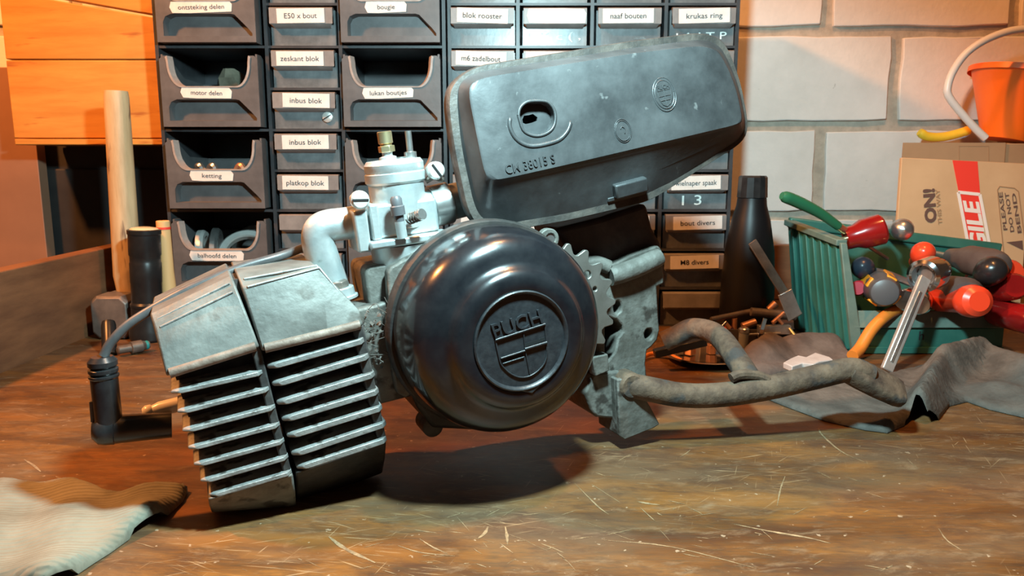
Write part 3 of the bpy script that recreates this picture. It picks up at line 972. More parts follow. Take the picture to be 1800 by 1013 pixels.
# right casting with one hole; other two cut-outs draw the sprocket's cast shadow
hole_pts = circ(EP(1141, 588, 0.085), ex, ez, 0.0040, 18, 0.0046)
shade_cut = circ(EP(1086, 541, 0.085), ex, ez, 0.0035, 14, 0.0052)
shade_blob = [EP(x, y, 0.085) for x, y in [(1064, 566), (1072, 558), (1084, 562), (1094, 572), (1096, 584), (1086, 596), (1082, 618), (1070, 634), (1064, 622)]]
cast = [(940, 455), (1010, 462), (1040, 452), (1075, 466), (1110, 448), (1149, 434), (1158, 432), (1164, 440), (1168, 494), (1166, 500), (1155, 504), (1158, 560), (1160, 580), (1156, 598), (1146, 610), (1138, 616), (1135, 640), (1138, 668), (1085, 672), (1062, 660), (1040, 640), (940, 640)]
cst = E('gearbox_casting', MB().plate(outline(cast, 0.085, 0.085), [hole_pts, shade_cut, shade_blob], e3 * 0.042), M_case, None, 0.0015)
E('casting_back', MB().prism(outline([(1000, 480), (1150, 470), (1150, 600), (1120, 650), (1000, 640)], 0.085, 0.110), e3 * 0.012), M_hole)  # near-black backing gives the cut-outs their shadow tone
E('casting_rib', MB().tube(smooth_path([EP(1072, 486, 0.082), EP(1100, 478, 0.081), EP(1130, 466, 0.081), EP(1158, 452, 0.083)], 4), [0.0075] * 12 + [0.007], 14), M_case)
E('casting_rib', MB().tube(smooth_path([EP(1020, 462, 0.088), EP(1048, 462, 0.086), EP(1070, 470, 0.084)], 4), 0.0055, 12), M_case)
E('lower_casting', MB().prism(outline([(1024, 690), (1040, 655), (1088, 650), (1090, 736), (1046, 732), (1036, 722)], 0.085, 0.082), e3 * 0.050), M_case, None, 0.002)
E('casting_web', MB().prism(outline([(1040, 628), (1068, 622), (1070, 652), (1046, 662)], 0.075, 0.074), e3 * 0.010), M_case, None, 0.001)
E('upper_mount', MB().loft([outline([(970, 402), (1050, 382), (1130, 356), (1141, 400), (1160, 434), (1112, 452), (1078, 466), (1000, 448)], 0.10, 0.094),
                            outline([(970, 402), (1050, 382), (1130, 356), (1141, 400), (1160, 434), (1112, 452), (1078, 466), (1000, 448)], 0.10, 0.140)]), M_neck, None, 0.004)
# ---- sprocket
scx = EP(979, 546, 0.070)
NT = 19
pts = []
for k in range(NT):
    a0 = 2 * math.pi * (k + 0.18) / NT
    s_ = 2 * math.pi / NT
    for da, rr in ((-0.36, 0.0425), (-0.24, 0.0450), (-0.12, 0.0482), (0, 0.0490), (0.12, 0.0482), (0.24, 0.0450), (0.36, 0.0425), (0.5, 0.0417)):
        a = a0 + da * s_
        pts.append(scx + ex * (rr * math.cos(a)) + ez * (rr * math.sin(a)))
shole = [circ(EP(x, y, 0.070), ex, ez, r, 12) for x, y, r in ((1033, 483, 0.0030), (1046, 508, 0.0018))]
E('sprocket', MB().plate(pts, shole, e3 * 0.0035), M_sprocket, None, 0.0006)
# ---- cylinder head and cylinder: finned blocks
CF = 0.050
def finned(name, stations, low, fins, core, web, label, lc):
    root = None
    rings = []
    for st in stations:
        (p0, p1, p2), (c0, c1, c2) = st
        a, b, c = EP(*p0, c0), EP(*p1, c1), EP(*p2, c2)
        mid = 0.100
        def mir(p):
            d = (p - EO).dot(e3)
            return p + e3 * (2 * (mid - d))
        rings.append([a - e2 * 0.0022 + e3 * 0.001, a, a.lerp(b, 0.5) - e3 * 0.0012, b, c, mir(c), mir(b), mir(a), mir(a) - e2 * 0.0022])
    root = E(name, MB().loft(rings), M_alu, None, 0.0012, 30)
    root['label'] = label
    ob('lower_block', MB().loft([[EP(*q, c) for q, c in zip(low[k], lc)] + [EP(*q, c) + e3 * (2 * (0.10 - c)) for q, c in list(zip(low[k], lc))[::-1]] for k in range(2)]), M_case if name == 'cylinder_head' else M_casedark, root, 0.0015, 30)  # barrel's block gets the darker alloy: its shade is put into the colour
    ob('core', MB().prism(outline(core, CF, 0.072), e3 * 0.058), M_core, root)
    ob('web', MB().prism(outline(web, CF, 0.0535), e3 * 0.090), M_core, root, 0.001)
    for f_ in (0.0, 0.55):
        rp = [EP(*st[0][1], st[1][1]).lerp(EP(*st[0][2], st[1][2]), f_) for st in stations]
        ob('top_ridge', MB().tube([rp[0] + e1 * 0.003] + rp[1:-1] + [rp[-1] - e1 * 0.003], 0.0008, 8), M_fin, root, 0, 60)
    lipp = [EP(*st[0][0], CF) for st in stations]
    ob('lip', MB().tube([lipp[0] + e1 * 0.002 - e2 * 0.0006 + e3 * 0.0012] + [p - e2 * 0.0006 + e3 * 0.0012 for p in lipp[1:-1]] + [lipp[-1] - e1 * 0.002 - e2 * 0.0006 + e3 * 0.0012], 0.0031, 10), M_lipbrown, root, 0, 60)
    for l_, r_ in fins:
        a, b = EP(*l_, CF), EP(*r_, CF)
        d = (b - a).normalized()
        nrm = d.cross(e3).normalized()
        if nrm.z < 0:
            nrm = -nrm
        t = 0.0013 if name == 'cylinder_head' else 0.0018
        prof = []
        ln = (b - a).length
        for q in range(6):
            ang = math.pi / 2 + math.pi * q / 5
            prof.append(a + d * (0.003 + 0.003 * math.cos(ang)) + nrm * (t * math.sin(ang)))
        prof += [b - nrm * t, b + nrm * t]
        # plan view rounding of the outer corners
        mbf = MB()
        bulge = 0.0
        mbf.loft([[p + d * 0.0 + (d * 0.004 if i < 6 else -d * 0.003) for i, p in enumerate(prof)], [p + e3 * 0.004 for p in prof], [p + e3 * 0.096 for p in prof],
                  [p + e3 * 0.100 + (d * 0.004 if i < 6 else -d * 0.003) for i, p in enumerate(prof)]])
        ob('fin', mbf, M_fin, root, 0.0005, 40)
    return root
headL = [(299, 693), (311, 728), (320, 761), (330, 792), (340, 821), (352, 850), (367, 875)]
headR = [(463, 656), (475, 685), (485, 717), (493, 748), (501, 777), (508, 805), (514, 832)]
cylL = [(470, 648), (479, 679), (487, 712), (496, 741), (505, 770), (513, 802), (522, 826)]
cylR = [(643, 599), (651, 627), (661, 659), (668, 689), (674, 718), (681, 746), (682, 774)]
cs = (CF, 0.060, 0.070)
hd = finned('cylinder_head', [(((291, 657), (272, 578), (263, 553)), cs), (((455, 606), (418, 511), (407, 484)), cs)],
       [[(366, 878), (366, 890), (372, 902)], [(515, 834), (520, 866), (521, 891)]], list(zip(headL, headR)),
       [(302, 662), (452, 606), (508, 836), (372, 878)], [(441, 611), (457, 605), (514, 834), (500, 840)],
       'grey aluminium cylinder head with slanted top and side fins', (CF + 0.001, 0.058, 0.075))
cy = finned('cylinder', [(((459, 613), (426, 507), (415, 482)), cs), (((578, 584), (561, 471), (552, 464)), cs), (((638, 568), (632, 546), (622, 536)), (CF, 0.056, 0.064))],
       [[(520, 832), (521, 866), (523, 890)], [(680, 778), (678, 806), (673, 832)]], list(zip(cylL, cylR)),
       [(462, 622), (632, 574), (676, 780), (524, 832)], [(622, 582), (641, 572), (682, 776), (668, 784)],
       'grey aluminium finned cylinder barrel between head and crankcase', (CF + 0.002, 0.070, 0.096))
# joint between head and barrel, spigot to the crankcase
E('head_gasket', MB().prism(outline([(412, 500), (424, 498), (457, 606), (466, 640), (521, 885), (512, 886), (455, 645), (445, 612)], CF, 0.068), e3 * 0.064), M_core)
E('cylinder_spigot', MB().prism(outline([(600, 545), (700, 520), (720, 690), (660, 705)], 0.08, 0.070), e3 * 0.060), M_case, None, 0.002)
# ---- grime fibres in the corner by the crankcase
gm = MB()
gr = random.Random(9)
for k in range(26):
    a = EP(gr.uniform(632, 690), gr.uniform(540, 640), 0.060)
    gm.tube(smooth_path([a, a + V((gr.uniform(-0.006, 0.006), gr.uniform(-0.003, 0.003), gr.uniform(-0.003, 0.005))), a + V((gr.uniform(-0.010, 0.010), gr.uniform(-0.003, 0.003), gr.uniform(-0.005, 0.008)))], 3), gr.uniform(0.0002, 0.0005), 5)
for k in range(40):
    a = EP(gr.uniform(630, 696), gr.uniform(545, 665), gr.uniform(0.060, 0.066))
    q1_ = V((gr.uniform(-1, 1), gr.uniform(-1, 1), gr.uniform(-1, 1))) * 0.0016
    gm.prism([a, a + q1_, a + V((q1_.z, q1_.x, q1_.y)), a + V((q1_.y, -q1_.z, -q1_.x))], V((0.0008, 0.001, 0.0012)))
g_ = E('grime', gm, M_grime, None, 0, 60, weld=False)
g_['kind'] = 'stuff'
# ---- intake pipe with flange nut
pp = [EP(648, 386, 0.092), EP(610, 393, 0.092), EP(575, 398, 0.092), EP(561, 408, 0.092), EP(560, 428, 0.092), EP(570, 462, 0.092), EP(588, 512, 0.092), EP(593, 530, 0.092)]
ip = E('intake_pipe', MB().tube(smooth_path(pp, 5), 0.0108, 20), M_carb, None, 0, 50)
nb = EP(601, 522, 0.082)
nd = (EP(592, 480, 0.082) - nb).normalized()
ob('flange_collar', MB().lathe(nb, nd, [(0.0105, -0.001), (0.0105, 0.0005), (0.0090, 0.001), (0.0088, 0.006), (0.0080, 0.0065), (0.0, 0.0065)], 28), M_carb, ip)
ob('nut', MB().lathe(nb + nd * 0.0066, nd, [(0.0062, 0), (0.0062, 0.004), (0.0045, 0.0045), (0.0, 0.0045)], 6), M_oldsteel, ip, 0.0004, 20)
# ---- carburetor
C0 = 0.092
cb, ct_ = EP(714, 470, C0), EP(690, 272, C0)
ca = (ct_ - cb).normalized()
def CH(py):   # height along the carburetor axis of an image row
    p = EP(690 + (py - 272) / 198 * 24, py, C0)
    return (p - cb).dot(ca)
carb = E('carburetor', MB().lathe(cb, ca, [(0.0, CH(320)), (0.0186, CH(320)), (0.0186, CH(398)), (0.0, CH(398))][::-1], 40), M_carb, None, 0.0008, 40)
carb['label'] = 'pale zinc carburetor with brass cable adjuster'
ob('float_bowl', MB().lathe(cb, ca, [(0.0, CH(480)), (0.0205, CH(480)), (0.0222, CH(470)), (0.0222, CH(426)), (0.0, CH(424))], 40), M_carb, carb, 0, 40)
ob('top_cap', MB().lathe(cb, ca, [(0.0188, CH(322)), (0.0202, CH(318)), (0.0202, CH(304)), (0.0192, CH(302)), (0.0198, CH(299)), (0.0198, CH(288)), (0.0180, CH(281)), (0.0, CH(278))], 44), M_carb, carb, 0, 30)
fl = [(633, 428), (640, 424), (776, 388), (774, 378), (720, 392), (640, 412)]
cx1 = (EP(775, 386, C0) - EP(636, 424, C0)).normalized()
cx1 = (cx1 - ca * cx1.dot(ca)).normalized()
def CB(u, w, dep):   # carburetor frame: across, along axis from bowl, depth
    return cb + cx1 * u + ca * w + e3 * dep
def cbox(u0, u1, w0, w1, d0, d1):
    return [CB(u, w, d) for u, w, d in ((u0, w0, d0), (u1, w0, d0), (u1, w0, d1), (u0, w0, d1), (u0, w1, d0), (u1, w1, d0), (u1, w1, d1), (u0, w1, d1))]
BF = [(0, 3, 2, 1), (4, 5, 6, 7), (0, 1, 5, 4), (1, 2, 6, 5), (2, 3, 7, 6), (3, 0, 4, 7)]
w400, w388 = CH(424), CH(410)
ob('bowl_flange', MB().add(cbox(-0.0275, 0.0275, w400, w388, -0.0235, 0.022), BF), M_carb, carb, 0.0015)
ob('mixing_chamber', MB().add(cbox(-0.0235, 0.022, w388, CH(352), -0.0165, 0.016), BF), M_carb, carb, 0.002)
ob('pipe_clamp', MB().add(cbox(-0.0345, -0.0260, w400 - 0.001, CH(356), -0.0200, 0.014), BF), M_carb, carb, 0.0012)
ob('pipe_clamp', MB().add(cbox(-0.0245, -0.0185, w388, CH(350), -0.0205, 0.014), BF), M_carb, carb, 0.0012)
def slot_screw(px, py, c, r, L, parent, ang, m=M_chrome, ax=None):
    o_ = EP(px, py, c)
    ax = ax or e3
    s = ob('clamp_screw', MB().lathe(o_, ax, [(0.0, 0.0), (r * 0.8, 0.0), (r, r * 0.25), (r, r * 0.8), (r * 0.55, r * 0.8), (r * 0.55, L)], 24), m, parent, 0, 30)
    d = ex * math.cos(ang) + ez * math.sin(ang)
    ob('slot', MB().bar(o_ - d * r * 0.85 - ax * 0.0001, o_ + d * r * 0.85 - ax * 0.0001, 0.0014, 0.0006, ax), M_void, parent)
slot_screw(634, 352, 0.068, 0.0060, 0.020, carb, 0.0, M_plated)
slot_screw(768, 300, 0.076, 0.0060, 0.016, carb, R(-52), M_plated)
# inlet tube with band clamp up to the filter
ia, ib = EP(748, 366, C0), EP(835, 345, C0)
idr = (ib - ia).normalized()
ob('inlet_tube', MB().lathe(ia, idr, [(0.0125, -0.006), (0.0125, 0.034)], 32), M_carb, carb)
ob('band_clamp', MB().lathe(ia, idr, [(0.0140, 0.004), (0.0145, 0.0045), (0.0145, 0.0170), (0.0140, 0.0175), (0.0128, 0.0175), (0.0128, 0.004)], 36), M_steel, carb, 0, 30)
ob('clamp_lug', MB().tube([EP(748, 318, 0.086), EP(762, 310, 0.084), EP(778, 316, 0.086)], 0.0022, 8), M_oldsteel, carb)
# small fittings
tk0, tk1 = EP(703, 392, 0.066), EP(695, 345, 0.066)
tkd = (tk1 - tk0).normalized()
tl = (tk1 - tk0).length
ob('tickler', MB().lathe(tk0, tkd, [(0.0032, 0), (0.0032, tl * 0.28), (0.0046, tl * 0.30), (0.0047, tl * 0.62), (0.0039, tl * 0.66), (0.0038, tl * 0.9), (0.0026, tl), (0, tl)], 18), M_greyh, carb, 0, 40)
ob('tickler_tube', MB().lathe(tk0 - tkd * 0.010, tkd, [(0.0034, 0), (0.0034, 0.011)], 16), M_carb, carb)
ss0, ss1 = EP(720, 385, 0.068), EP(741, 377, 0.058)
spr = MB()
sd_ = (ss1 - ss0).normalized()
sx = sd_.cross(ez).normalized()
sy = sd_.cross(sx)
spr.tube([ss0 + sd_ * ((ss1 - ss0).length * k / 48) + (sx * math.cos(k * 0.65) + sy * math.sin(k * 0.65)) * 0.0034 for k in range(49)], 0.0006, 6)
ob('idle_spring', spr, M_oldsteel, carb)
ob('idle_screw', MB().lathe(ss1, -sd_, [(0, -0.001), (0.0036, -0.001), (0.0036, 0.0016), (0.0018, 0.0018), (0.0018, 0.012)], 18), M_steel, carb)
# brass cable adjuster, guide rod, cap bosses
ba, bb = EP(683, 286, C0), EP(675, 231, C0)
bd = (bb - ba).normalized()
bl = (bb - ba).length
ob('adjuster_boss', MB().lathe(ba, bd, [(0.0062, 0.0), (0.0058, bl * 0.18), (0.0035, bl * 0.22), (0.0035, bl * 0.36)], 20), M_carb, carb)
ob('lock_nut', MB().lathe(ba + bd * bl * 0.34, bd, [(0.0, 0), (0.0056, 0), (0.0056, bl * 0.20), (0, bl * 0.20)], 6), M_brass, carb, 0.0003, 20)
ob('cable_adjuster', MB().lathe(ba + bd * bl * 0.54, bd, [(0, 0), (0.0040, 0), (0.0040, bl * 0.06), (0.0049, bl * 0.08), (0.0049, bl * 0.44), (0.0042, bl * 0.46), (0, bl * 0.46)], 20), M_brass, carb, 0, 30)
ra, rb_ = EP(722, 278, C0), EP(717, 230, C0)
rdx = (rb_ - ra).normalized()
ob('guide_rod', MB().lathe(ra, rdx, [(0.0042, -0.003), (0.0042, 0.004), (0.0022, 0.0045), (0.0022, (rb_ - ra).length), (0, (rb_ - ra).length)], 16), M_steel, carb, 0, 30)
ob('cap_screw', MB().lathe(EP(705, 284, C0 - 0.004), ca, [(0.0, 0.003), (0.0038, 0.003), (0.0042, 0.0), (0.003, -0.003)], 16), M_steel, carb)
# ---- air filter box
CA, CBk = 0.045, 0.061
rA = [(823, 160), (832, 143), (850, 135), (1117, 92), (1232, 79), (1258, 85), (1271, 98), (1294, 147), (1308, 210), (1300, 219), (1140, 257), (1000, 290), (884, 316), (866, 318), (853, 308), (838, 235)]
rB = [(801, 168), (808, 142), (838, 125), (1112, 83), (1234, 68), (1262, 77), (1276, 96), (1298, 147), (1313, 220), (1303, 245), (1140, 347), (1000, 381), (885, 400), (852, 393), (834, 368), (812, 260)]
rO = [(785, 182), (792, 146), (830, 117), (1108, 72), (1230, 57), (1266, 66), (1283, 90), (1303, 146), (1317, 222), (1307, 250), (1142, 354), (1000, 388), (885, 408), (842, 402), (820, 375), (796, 262)]
def soften(loop, d=0.006):
    out = []
    n = len(loop)
    for i in range(n):
        a, b = loop[i], loop[(i + 1) % n]
        L = (b - a).length
        k = min(0.25, d / L)
        out += [a.lerp(b, k), a.lerp(b, 1 - k)]
    return out
def tiltc(px, py, c):   # the box leans back: its top lies deeper than its lower edge
    return c + max(0.0, min(1.0, (318 - (px - 860) * 0.235 - py) / 185.0)) * FT
FT = 0.010
def FPx(px, py, c=0.045):
    return EP(px, py, tiltc(px, py, c))
pA, pB, pO = [soften(soften([FPx(x, y, c) for x, y in q]), 0.003) for q, c in ((rA, CA), (rB, CBk), (rO, CBk))]
fn = (FPx(1250, 100) - FPx(850, 300)).cross(FPx(850, 140) - FPx(850, 300)).normalized()
if fn.dot(e3) < 0:
    fn = -fn
def inset(loop, k, dc):
    c = sum(loop, V()) / len(loop)
    return [c + (p - c) * k + e3 * dc for p in loop]
hole1 = [(911, 203), (913, 192), (920, 183), (932, 178), (957, 178), (968, 184), (975, 196), (976, 212), (971, 226), (960, 235), (946, 239), (932, 237), (919, 228)]
h1 = [FPx(x, y) for x, y in hole1]
fbx = MB()
bm = bmesh.new()
es = []
innerA = inset(pA, 0.985, 0)
for lp in (innerA, h1):
    vv = [bm.verts.new(p) for p in lp]
    es += [bm.edges.new((vv[i], vv[(i + 1) % len(vv)])) for i in range(len(vv))]
bmesh.ops.triangle_fill(bm, use_beauty=True, edges=es)
bm.verts.index_update()
fbx.add([v.co.copy() for v in bm.verts], [tuple(v.index for v in f.verts) for f in bm.faces])
bm.free()
pA2 = [p + fn * 0.0022 for p in pA]
fbx.loft([innerA, [a.lerp(b, 0.5) - fn * 0.0003 for a, b in zip(pA, pA2)], [a.lerp(b, 0.10) for a, b in zip(pA2, pB)], [a.lerp(b, 0.55) for a, b in zip(pA2, pB)], pB], False, False)
ctr = sum(h1, V()) / len(h1)
fbx.loft([h1, [ctr + (p - ctr) * 0.95 + fn * 0.006 for p in h1]], False, False)
flt = E('air_filter_box', fbx, M_filter, None, 0, 40)
flt['label'] = 'scuffed dark plastic air filter box above the flywheel'
fc = [ctr + (p - ctr) * 0.95 + fn * 0.006 for p in h1]
irr = [FPx(x, y) + fn * 0.006 for x, y in [(924, 207), (927, 200), (936, 199), (943, 197), (951, 203), (950, 209), (940, 213), (930, 215), (925, 213)]]
ob('recess_floor', MB().plate(fc, [irr], fn * 0.0015), M_filter, flt)
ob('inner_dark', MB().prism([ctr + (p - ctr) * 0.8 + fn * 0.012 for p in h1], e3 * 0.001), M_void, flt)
# pressed moulding round the opening
ob('recess_lip', MB().tube(smooth_path([FPx(x, y) for x, y in hole1 + hole1[:1]], 3), 0.0011, 8, False), M_filter, flt, 0, 60)
moat = [(897, 205), (896, 222), (904, 240), (918, 252), (936, 257), (962, 253), (984, 245), (998, 230), (1004, 212)]
ob('moulded_arc', MB().tube(smooth_path([FPx(x, y) + fn * 0.0004 for x, y in moat], 4), [0.0004] + [0.0016] * 31 + [0.0004], 8), M_filter, flt, 0, 60)
# flange: two rims
ob('rim', MB().loft([inset(pO, 0.990, -0.0010), inset(pO, 1.0, 0.0005), inset(pO, 1.0, 0.0045), inset(pO, 0.985, 0.0055)]), M_rim, flt, 0, 40)
ob('rim', MB().loft([inset(pO, 0.985, 0.0058), inset(pO, 0.992, 0.0068), inset(pO, 0.992, 0.0105), inset(pO, 0.975, 0.012)]), M_filter, flt, 0, 40)
ob('back_shell', MB().loft([inset(pO, 0.945, 0.0118), [p + e1 * 0.016 for p in inset(pO, 0.915, 0.050)], [p + e1 * 0.026 for p in inset(pO, 0.89, 0.078)], [p + e1 * 0.028 for p in inset(pO, 0.84, 0.086)]]), M_filter, flt, 0, 40)
# tab on the lower face, emblem, ring mark and cast number
def on_low(px, py, k):   # lower sloping face
    return EP(px, py, CA + (CBk - CA) * k)
tabp = [on_low(1076, 324, 0.62), on_low(1132, 309, 0.62), on_low(1135, 333, 0.80), on_low(1079, 348, 0.80)]
tn = (tabp[1] - tabp[0]).cross(tabp[3] - tabp[0]).normalized()
if tn.dot(e3) > 0:
    tn = -tn
ob('latch_tab', MB().prism([p - tn * 0.001 for p in tabp], tn * 0.0055), M_filter, flt, 0.0012)
ob('latch_base', MB().bar(on_low(1068, 352, 0.86), on_low(1134, 336, 0.86), 0.003, 0.0018, tn), M_filter, flt, 0.0005)
em = FPx(1168, 166)
eu = (FPx(1190, 161) - em).normalized()
ev = fn.cross(eu)
if ev.z < 0:
    ev = -ev
emb = MB()
for rr in (0.0092, 0.0077):
    c_ = circ(em, eu, ev, rr, 30, rr * 1.28)
    emb.tube(c_ + [c_[0]], 0.00035, 6, False)
def EM(u, v):
    return em + eu * u + ev * v
emb.tube([EM(-0.0055, 0.003), EM(0.0055, 0.003)], 0.0003, 6)
emb.tube([EM(-0.005, -0.001), EM(0.005, -0.001)], 0.0003, 6)
emb.tube([EM(-0.0045, -0.004), EM(0.0045, -0.004)], 0.0003, 6)
emb.tube([EM(0, 0.003), EM(0, -0.008)], 0.0003, 6)
emb.tube([EM(-0.0055, 0.003), EM(-0.005, -0.003), EM(-0.003, -0.0068), EM(0, -0.0085), EM(0.003, -0.0068), EM(0.005, -0.003), EM(0.0055, 0.003)], 0.0003, 6)
lettering(emb, 'PUCH', EM(0, 0.0052), eu, ev, 0.0028, 0.0100, -fn * 0.0004)
ob('oval_emblem', emb, M_filter, flt, 0, 40, weld=False)
rm = FPx(1095, 230)
rmb = MB()
for rr in (0.0064, 0.0055):
    c_ = circ(rm, eu, ev, rr, 26, rr * 1.25)
    rmb.tube(c_ + [c_[0]], 0.0003, 6, False)
rmb.tube(smooth_path([rm + eu * -0.0015 + ev * 0.0015, rm + eu * 0 + ev * 0.0028, rm + eu * 0.0018 + ev * 0.001, rm + eu * 0.001 - ev * 0.002], 4), 0.0004, 6)
ob('round_mark', rmb, M_filter, flt, 0, 60)
nb_ = MB()
na, nbp = FPx(889, 301), FPx(975, 281)
nu = (nbp - na).normalized()
nv = -nu.cross(fn)
if nv.z < 0:
    nv = -nv
lettering(nb_, 'CM 38015 S', (na + nbp) / 2 + nv * 0.001, nu, nv, 0.0058, (nbp - na).length, -fn * 0.0007)
ob('cast_number', nb_, M_filter, flt, smooth=30, weld=False)
# ---- ignition cable and plug boot
CI = 0.095
E('ignition_cable', MB().tube(smooth_path([EP(182, 626, CI), EP(194, 604, CI), EP(222, 574, CI), EP(264, 546, CI), EP(330, 510, CI), EP(420, 472, CI + 0.004), EP(500, 448, CI + 0.01), EP(560, 425, CI + 0.03)], 6), 0.0029, 12), M_cable, None, 0, 60)
bt = MB()
v0, v1 = EP(192, 752, CI), EP(179, 627, CI)
vd = (v1 - v0).normalized()
vl = (v1 - v0).length
boot = E('spark_plug_boot', MB().lathe(v0, vd, [(0.0078, 0), (0.0078, vl * 0.70), (0.0085, vl * 0.72), (0.0085, vl * 0.745), (0.0072, vl * 0.76), (0.0084, vl * 0.79), (0.0084, vl * 0.83), (0.0070, vl * 0.85), (0.0083, vl * 0.88), (0.0083, vl * 0.94), (0.0060, vl), (0.0, vl)], 28), M_rubber, None, 0, 30)
h0, h1_ = EP(176, 757, CI), EP(302, 747, CI)
hdv = (h1_ - h0).normalized()
hl = (h1_ - h0).length
ob('boot_elbow', MB().lathe(h0, hdv, [(0.0, -0.0050), (0.0050, -0.0045), (0.0086, -0.001), (0.0094, 0.003), (0.0094, 0.0075), (0.0089, 0.008), (0.0080, hl), (0.0060, hl)], 28), M_rubber, boot, 0, 40)
ob('boot_rib', MB().bar(EP(163, 742, CI), EP(160, 705, CI), 0.002, 0.003, e3), M_greyh, boot, 0.0005)
pl0, pl1 = EP(254, 726, CI + 0.012), EP(310, 712, CI + 0.012)
ob('plug_terminal', MB().lathe(pl0, pl1 - pl0, [(0, -0.001), (0.003, -0.001), (0.0044, 0.001), (0.0044, 0.004), (0.0036, 0.005), (0.0048, 0.009), (0.0048, 0.03)], 18), M_ceramic, boot, 0, 40)
# ---- centre stand
st1 = smooth_path([EP(1098, 676, 0.080), AY(1140, 684, 0.575), AY(1200, 695, 0.580), AY(1270, 694, 0.585), AY(1350, 682, 0.590), AY(1430, 664, 0.595), AY(1495, 650, 0.598), AY(1530, 660, 0.598)], 5)
n1 = len(st1)
stand = E('centre_stand', MB().tube(st1, [0.0098] * (n1 - 6) + [0.0098, 0.0097, 0.0095, 0.0092, 0.009, 0.009], 18), M_rust, None, 0, 50)
stand['label'] = 'rusty tubular centre stand stretching to the right'
# flattened foot
fa, fb_ = AY(1490, 650, 0.598), AY(1586, 694, 0.600)
fd = (fb_ - fa).normalized()
fup = V((0, -0.55, 0.85))
fs_ = fd.cross(fup).normalized()
fu = fs_.cross(fd).normalized()
rings = []
for t, hw, ht in ((0, 0.0098, 0.0085), (0.22, 0.0120, 0.0085), (0.5, 0.0140, 0.0072), (0.85, 0.0140, 0.0066), (0.97, 0.0125, 0.006), (1.0, 0.010, 0.0045)):
    c_ = fa.lerp(fb_, t)
    rings.append([c_ + fs_ * (hw * math.copysign(abs(math.cos(q)) ** 0.5, math.cos(q))) + fu * (ht * math.copysign(abs(math.sin(q)) ** 0.6, math.sin(q))) for q in [2 * math.pi * (k + .5) / 16 for k in range(16)]])
ob('foot', MB().loft(rings), M_rust, stand, 0.001, 45)
st2 = smooth_path([AY(1318, 668, 0.590), AY(1300, 640, 0.610), AY(1270, 598, 0.650), AY(1246, 582, 0.675), AY(1216, 578, 0.690), AY(1190, 590, 0.695), AY(1168, 600, 0.698)], 5)
ob('rear_leg', MB().tube(st2, 0.0096, 16), M_rust, stand, 0, 50)
ob('weld_bead', MB().tube(smooth_path([AY(1285, 665, 0.584), AY(1300, 659, 0.586), AY(1330, 660, 0.588), AY(1350, 668, 0.588)], 3), 0.004, 10), M_rust, stand)
br = MB().prism(outline([(1085, 668), (1112, 664), (1128, 690), (1144, 716), (1160, 746), (1150, 753), (1098, 774), (1090, 768)], 0.072, 0.072), e3 * 0.005)
ob('bracket', br, M_case, stand, 0.001)
ob('bracket_flange', MB().prism(outline([(1085, 668), (1092, 667), (1098, 772), (1090, 768)], 0.072, 0.076), e3 * 0.030), M_case, stand, 0.001)
ob('pivot', MB().lathe(EPc(1100, 674, 0.08, 0.070), e3, [(0, 0), (0.0085, 0), (0.0105, 0.002), (0.0105, 0.045), (0, 0.045)], 24), M_rust, stand, 0, 40)
# exhaust stub under the barrel: the engine stands on it and on the stand
xs0 = EPc(610, 840, 0.05, 0.105)
E('exhaust_stub', MB().lathe(xs0 + V((0, 0, 0.02)), (0.12, 0.05, -1), [(0.014, 0), (0.014, 0.022), (0.0185, 0.023), (0.0185, 0.028), (0.013, 0.0285), (0.013, 0.0425)], 24), M_rust)
# the engine was drawn a little large: set its true size and place
ES = 0.934
EO2 = AY(918, 600, 0.455 * ES)
ENG.location = EO2 - (EO - WORLD_LOC[ENG]) * ES
ENG.scale = (ES, ES, ES)

# ================================================================== LEFT SIDE OF THE BENCH
# sledge hammer standing on its head
hb = AZ(198, 598)
HY = hb.y
hx0, hx1 = AY(161, 590, HY).x, AY(228, 590, HY).x
htop = AY(195, 522, HY).z
hm = empty('sledge_hammer', V(((hx0 + hx1) / 2, HY + 0.045, 0)), 'sledge hammer standing on its steel head with worn wooden handle upright', 'hammer')
w = hx1 - hx0
rings = []
for y, k in ((0, 0.80), (0.004, 1.0), (0.030, 1.0), (0.036, 0.94), (0.060, 0.94), (0.066, 1.0), (0.092, 1.0), (0.096, 0.8)):
    cx, cz, a, b = (hx0 + hx1) / 2, htop / 2 + 0.0006, w / 2 * (1 - (1 - k) * 0.5), htop / 2 * (1 - (1 - k) * 0.5)
    ch = 0.007
    rings.append([V((cx + sx_ , HY + y, cz + sz_)) for sx_, sz_ in ((-a + ch, -b), (a - ch, -b), (a, -b + ch), (a, b - ch), (a - ch, b), (-a + ch, b), (-a, b - ch), (-a, -b + ch))])
ob('head', MB().loft(rings), M_hsteel, hm, 0.001, 30)
hbot = V(((hx0 + hx1) / 2 + 0.022, HY + 0.048, htop - 0.004))
htp = AY(204, 160, HY + 0.048)
hbot = AY(226, 512, HY + 0.048); hbot.z = htop - 0.006
hax = (htp - hbot).normalized()
hl_ = (htp - hbot).length
ob('handle', MB().lathe(hbot, hax, [(0.0125, 0), (0.0160, hl_ * 0.10), (0.0155, hl_ * 0.3), (0.0148, hl_ * 0.6), (0.0138, hl_ * 0.97), (0.0128, hl_), (0, hl_)], 22), M_hwood, hm, 0, 30)
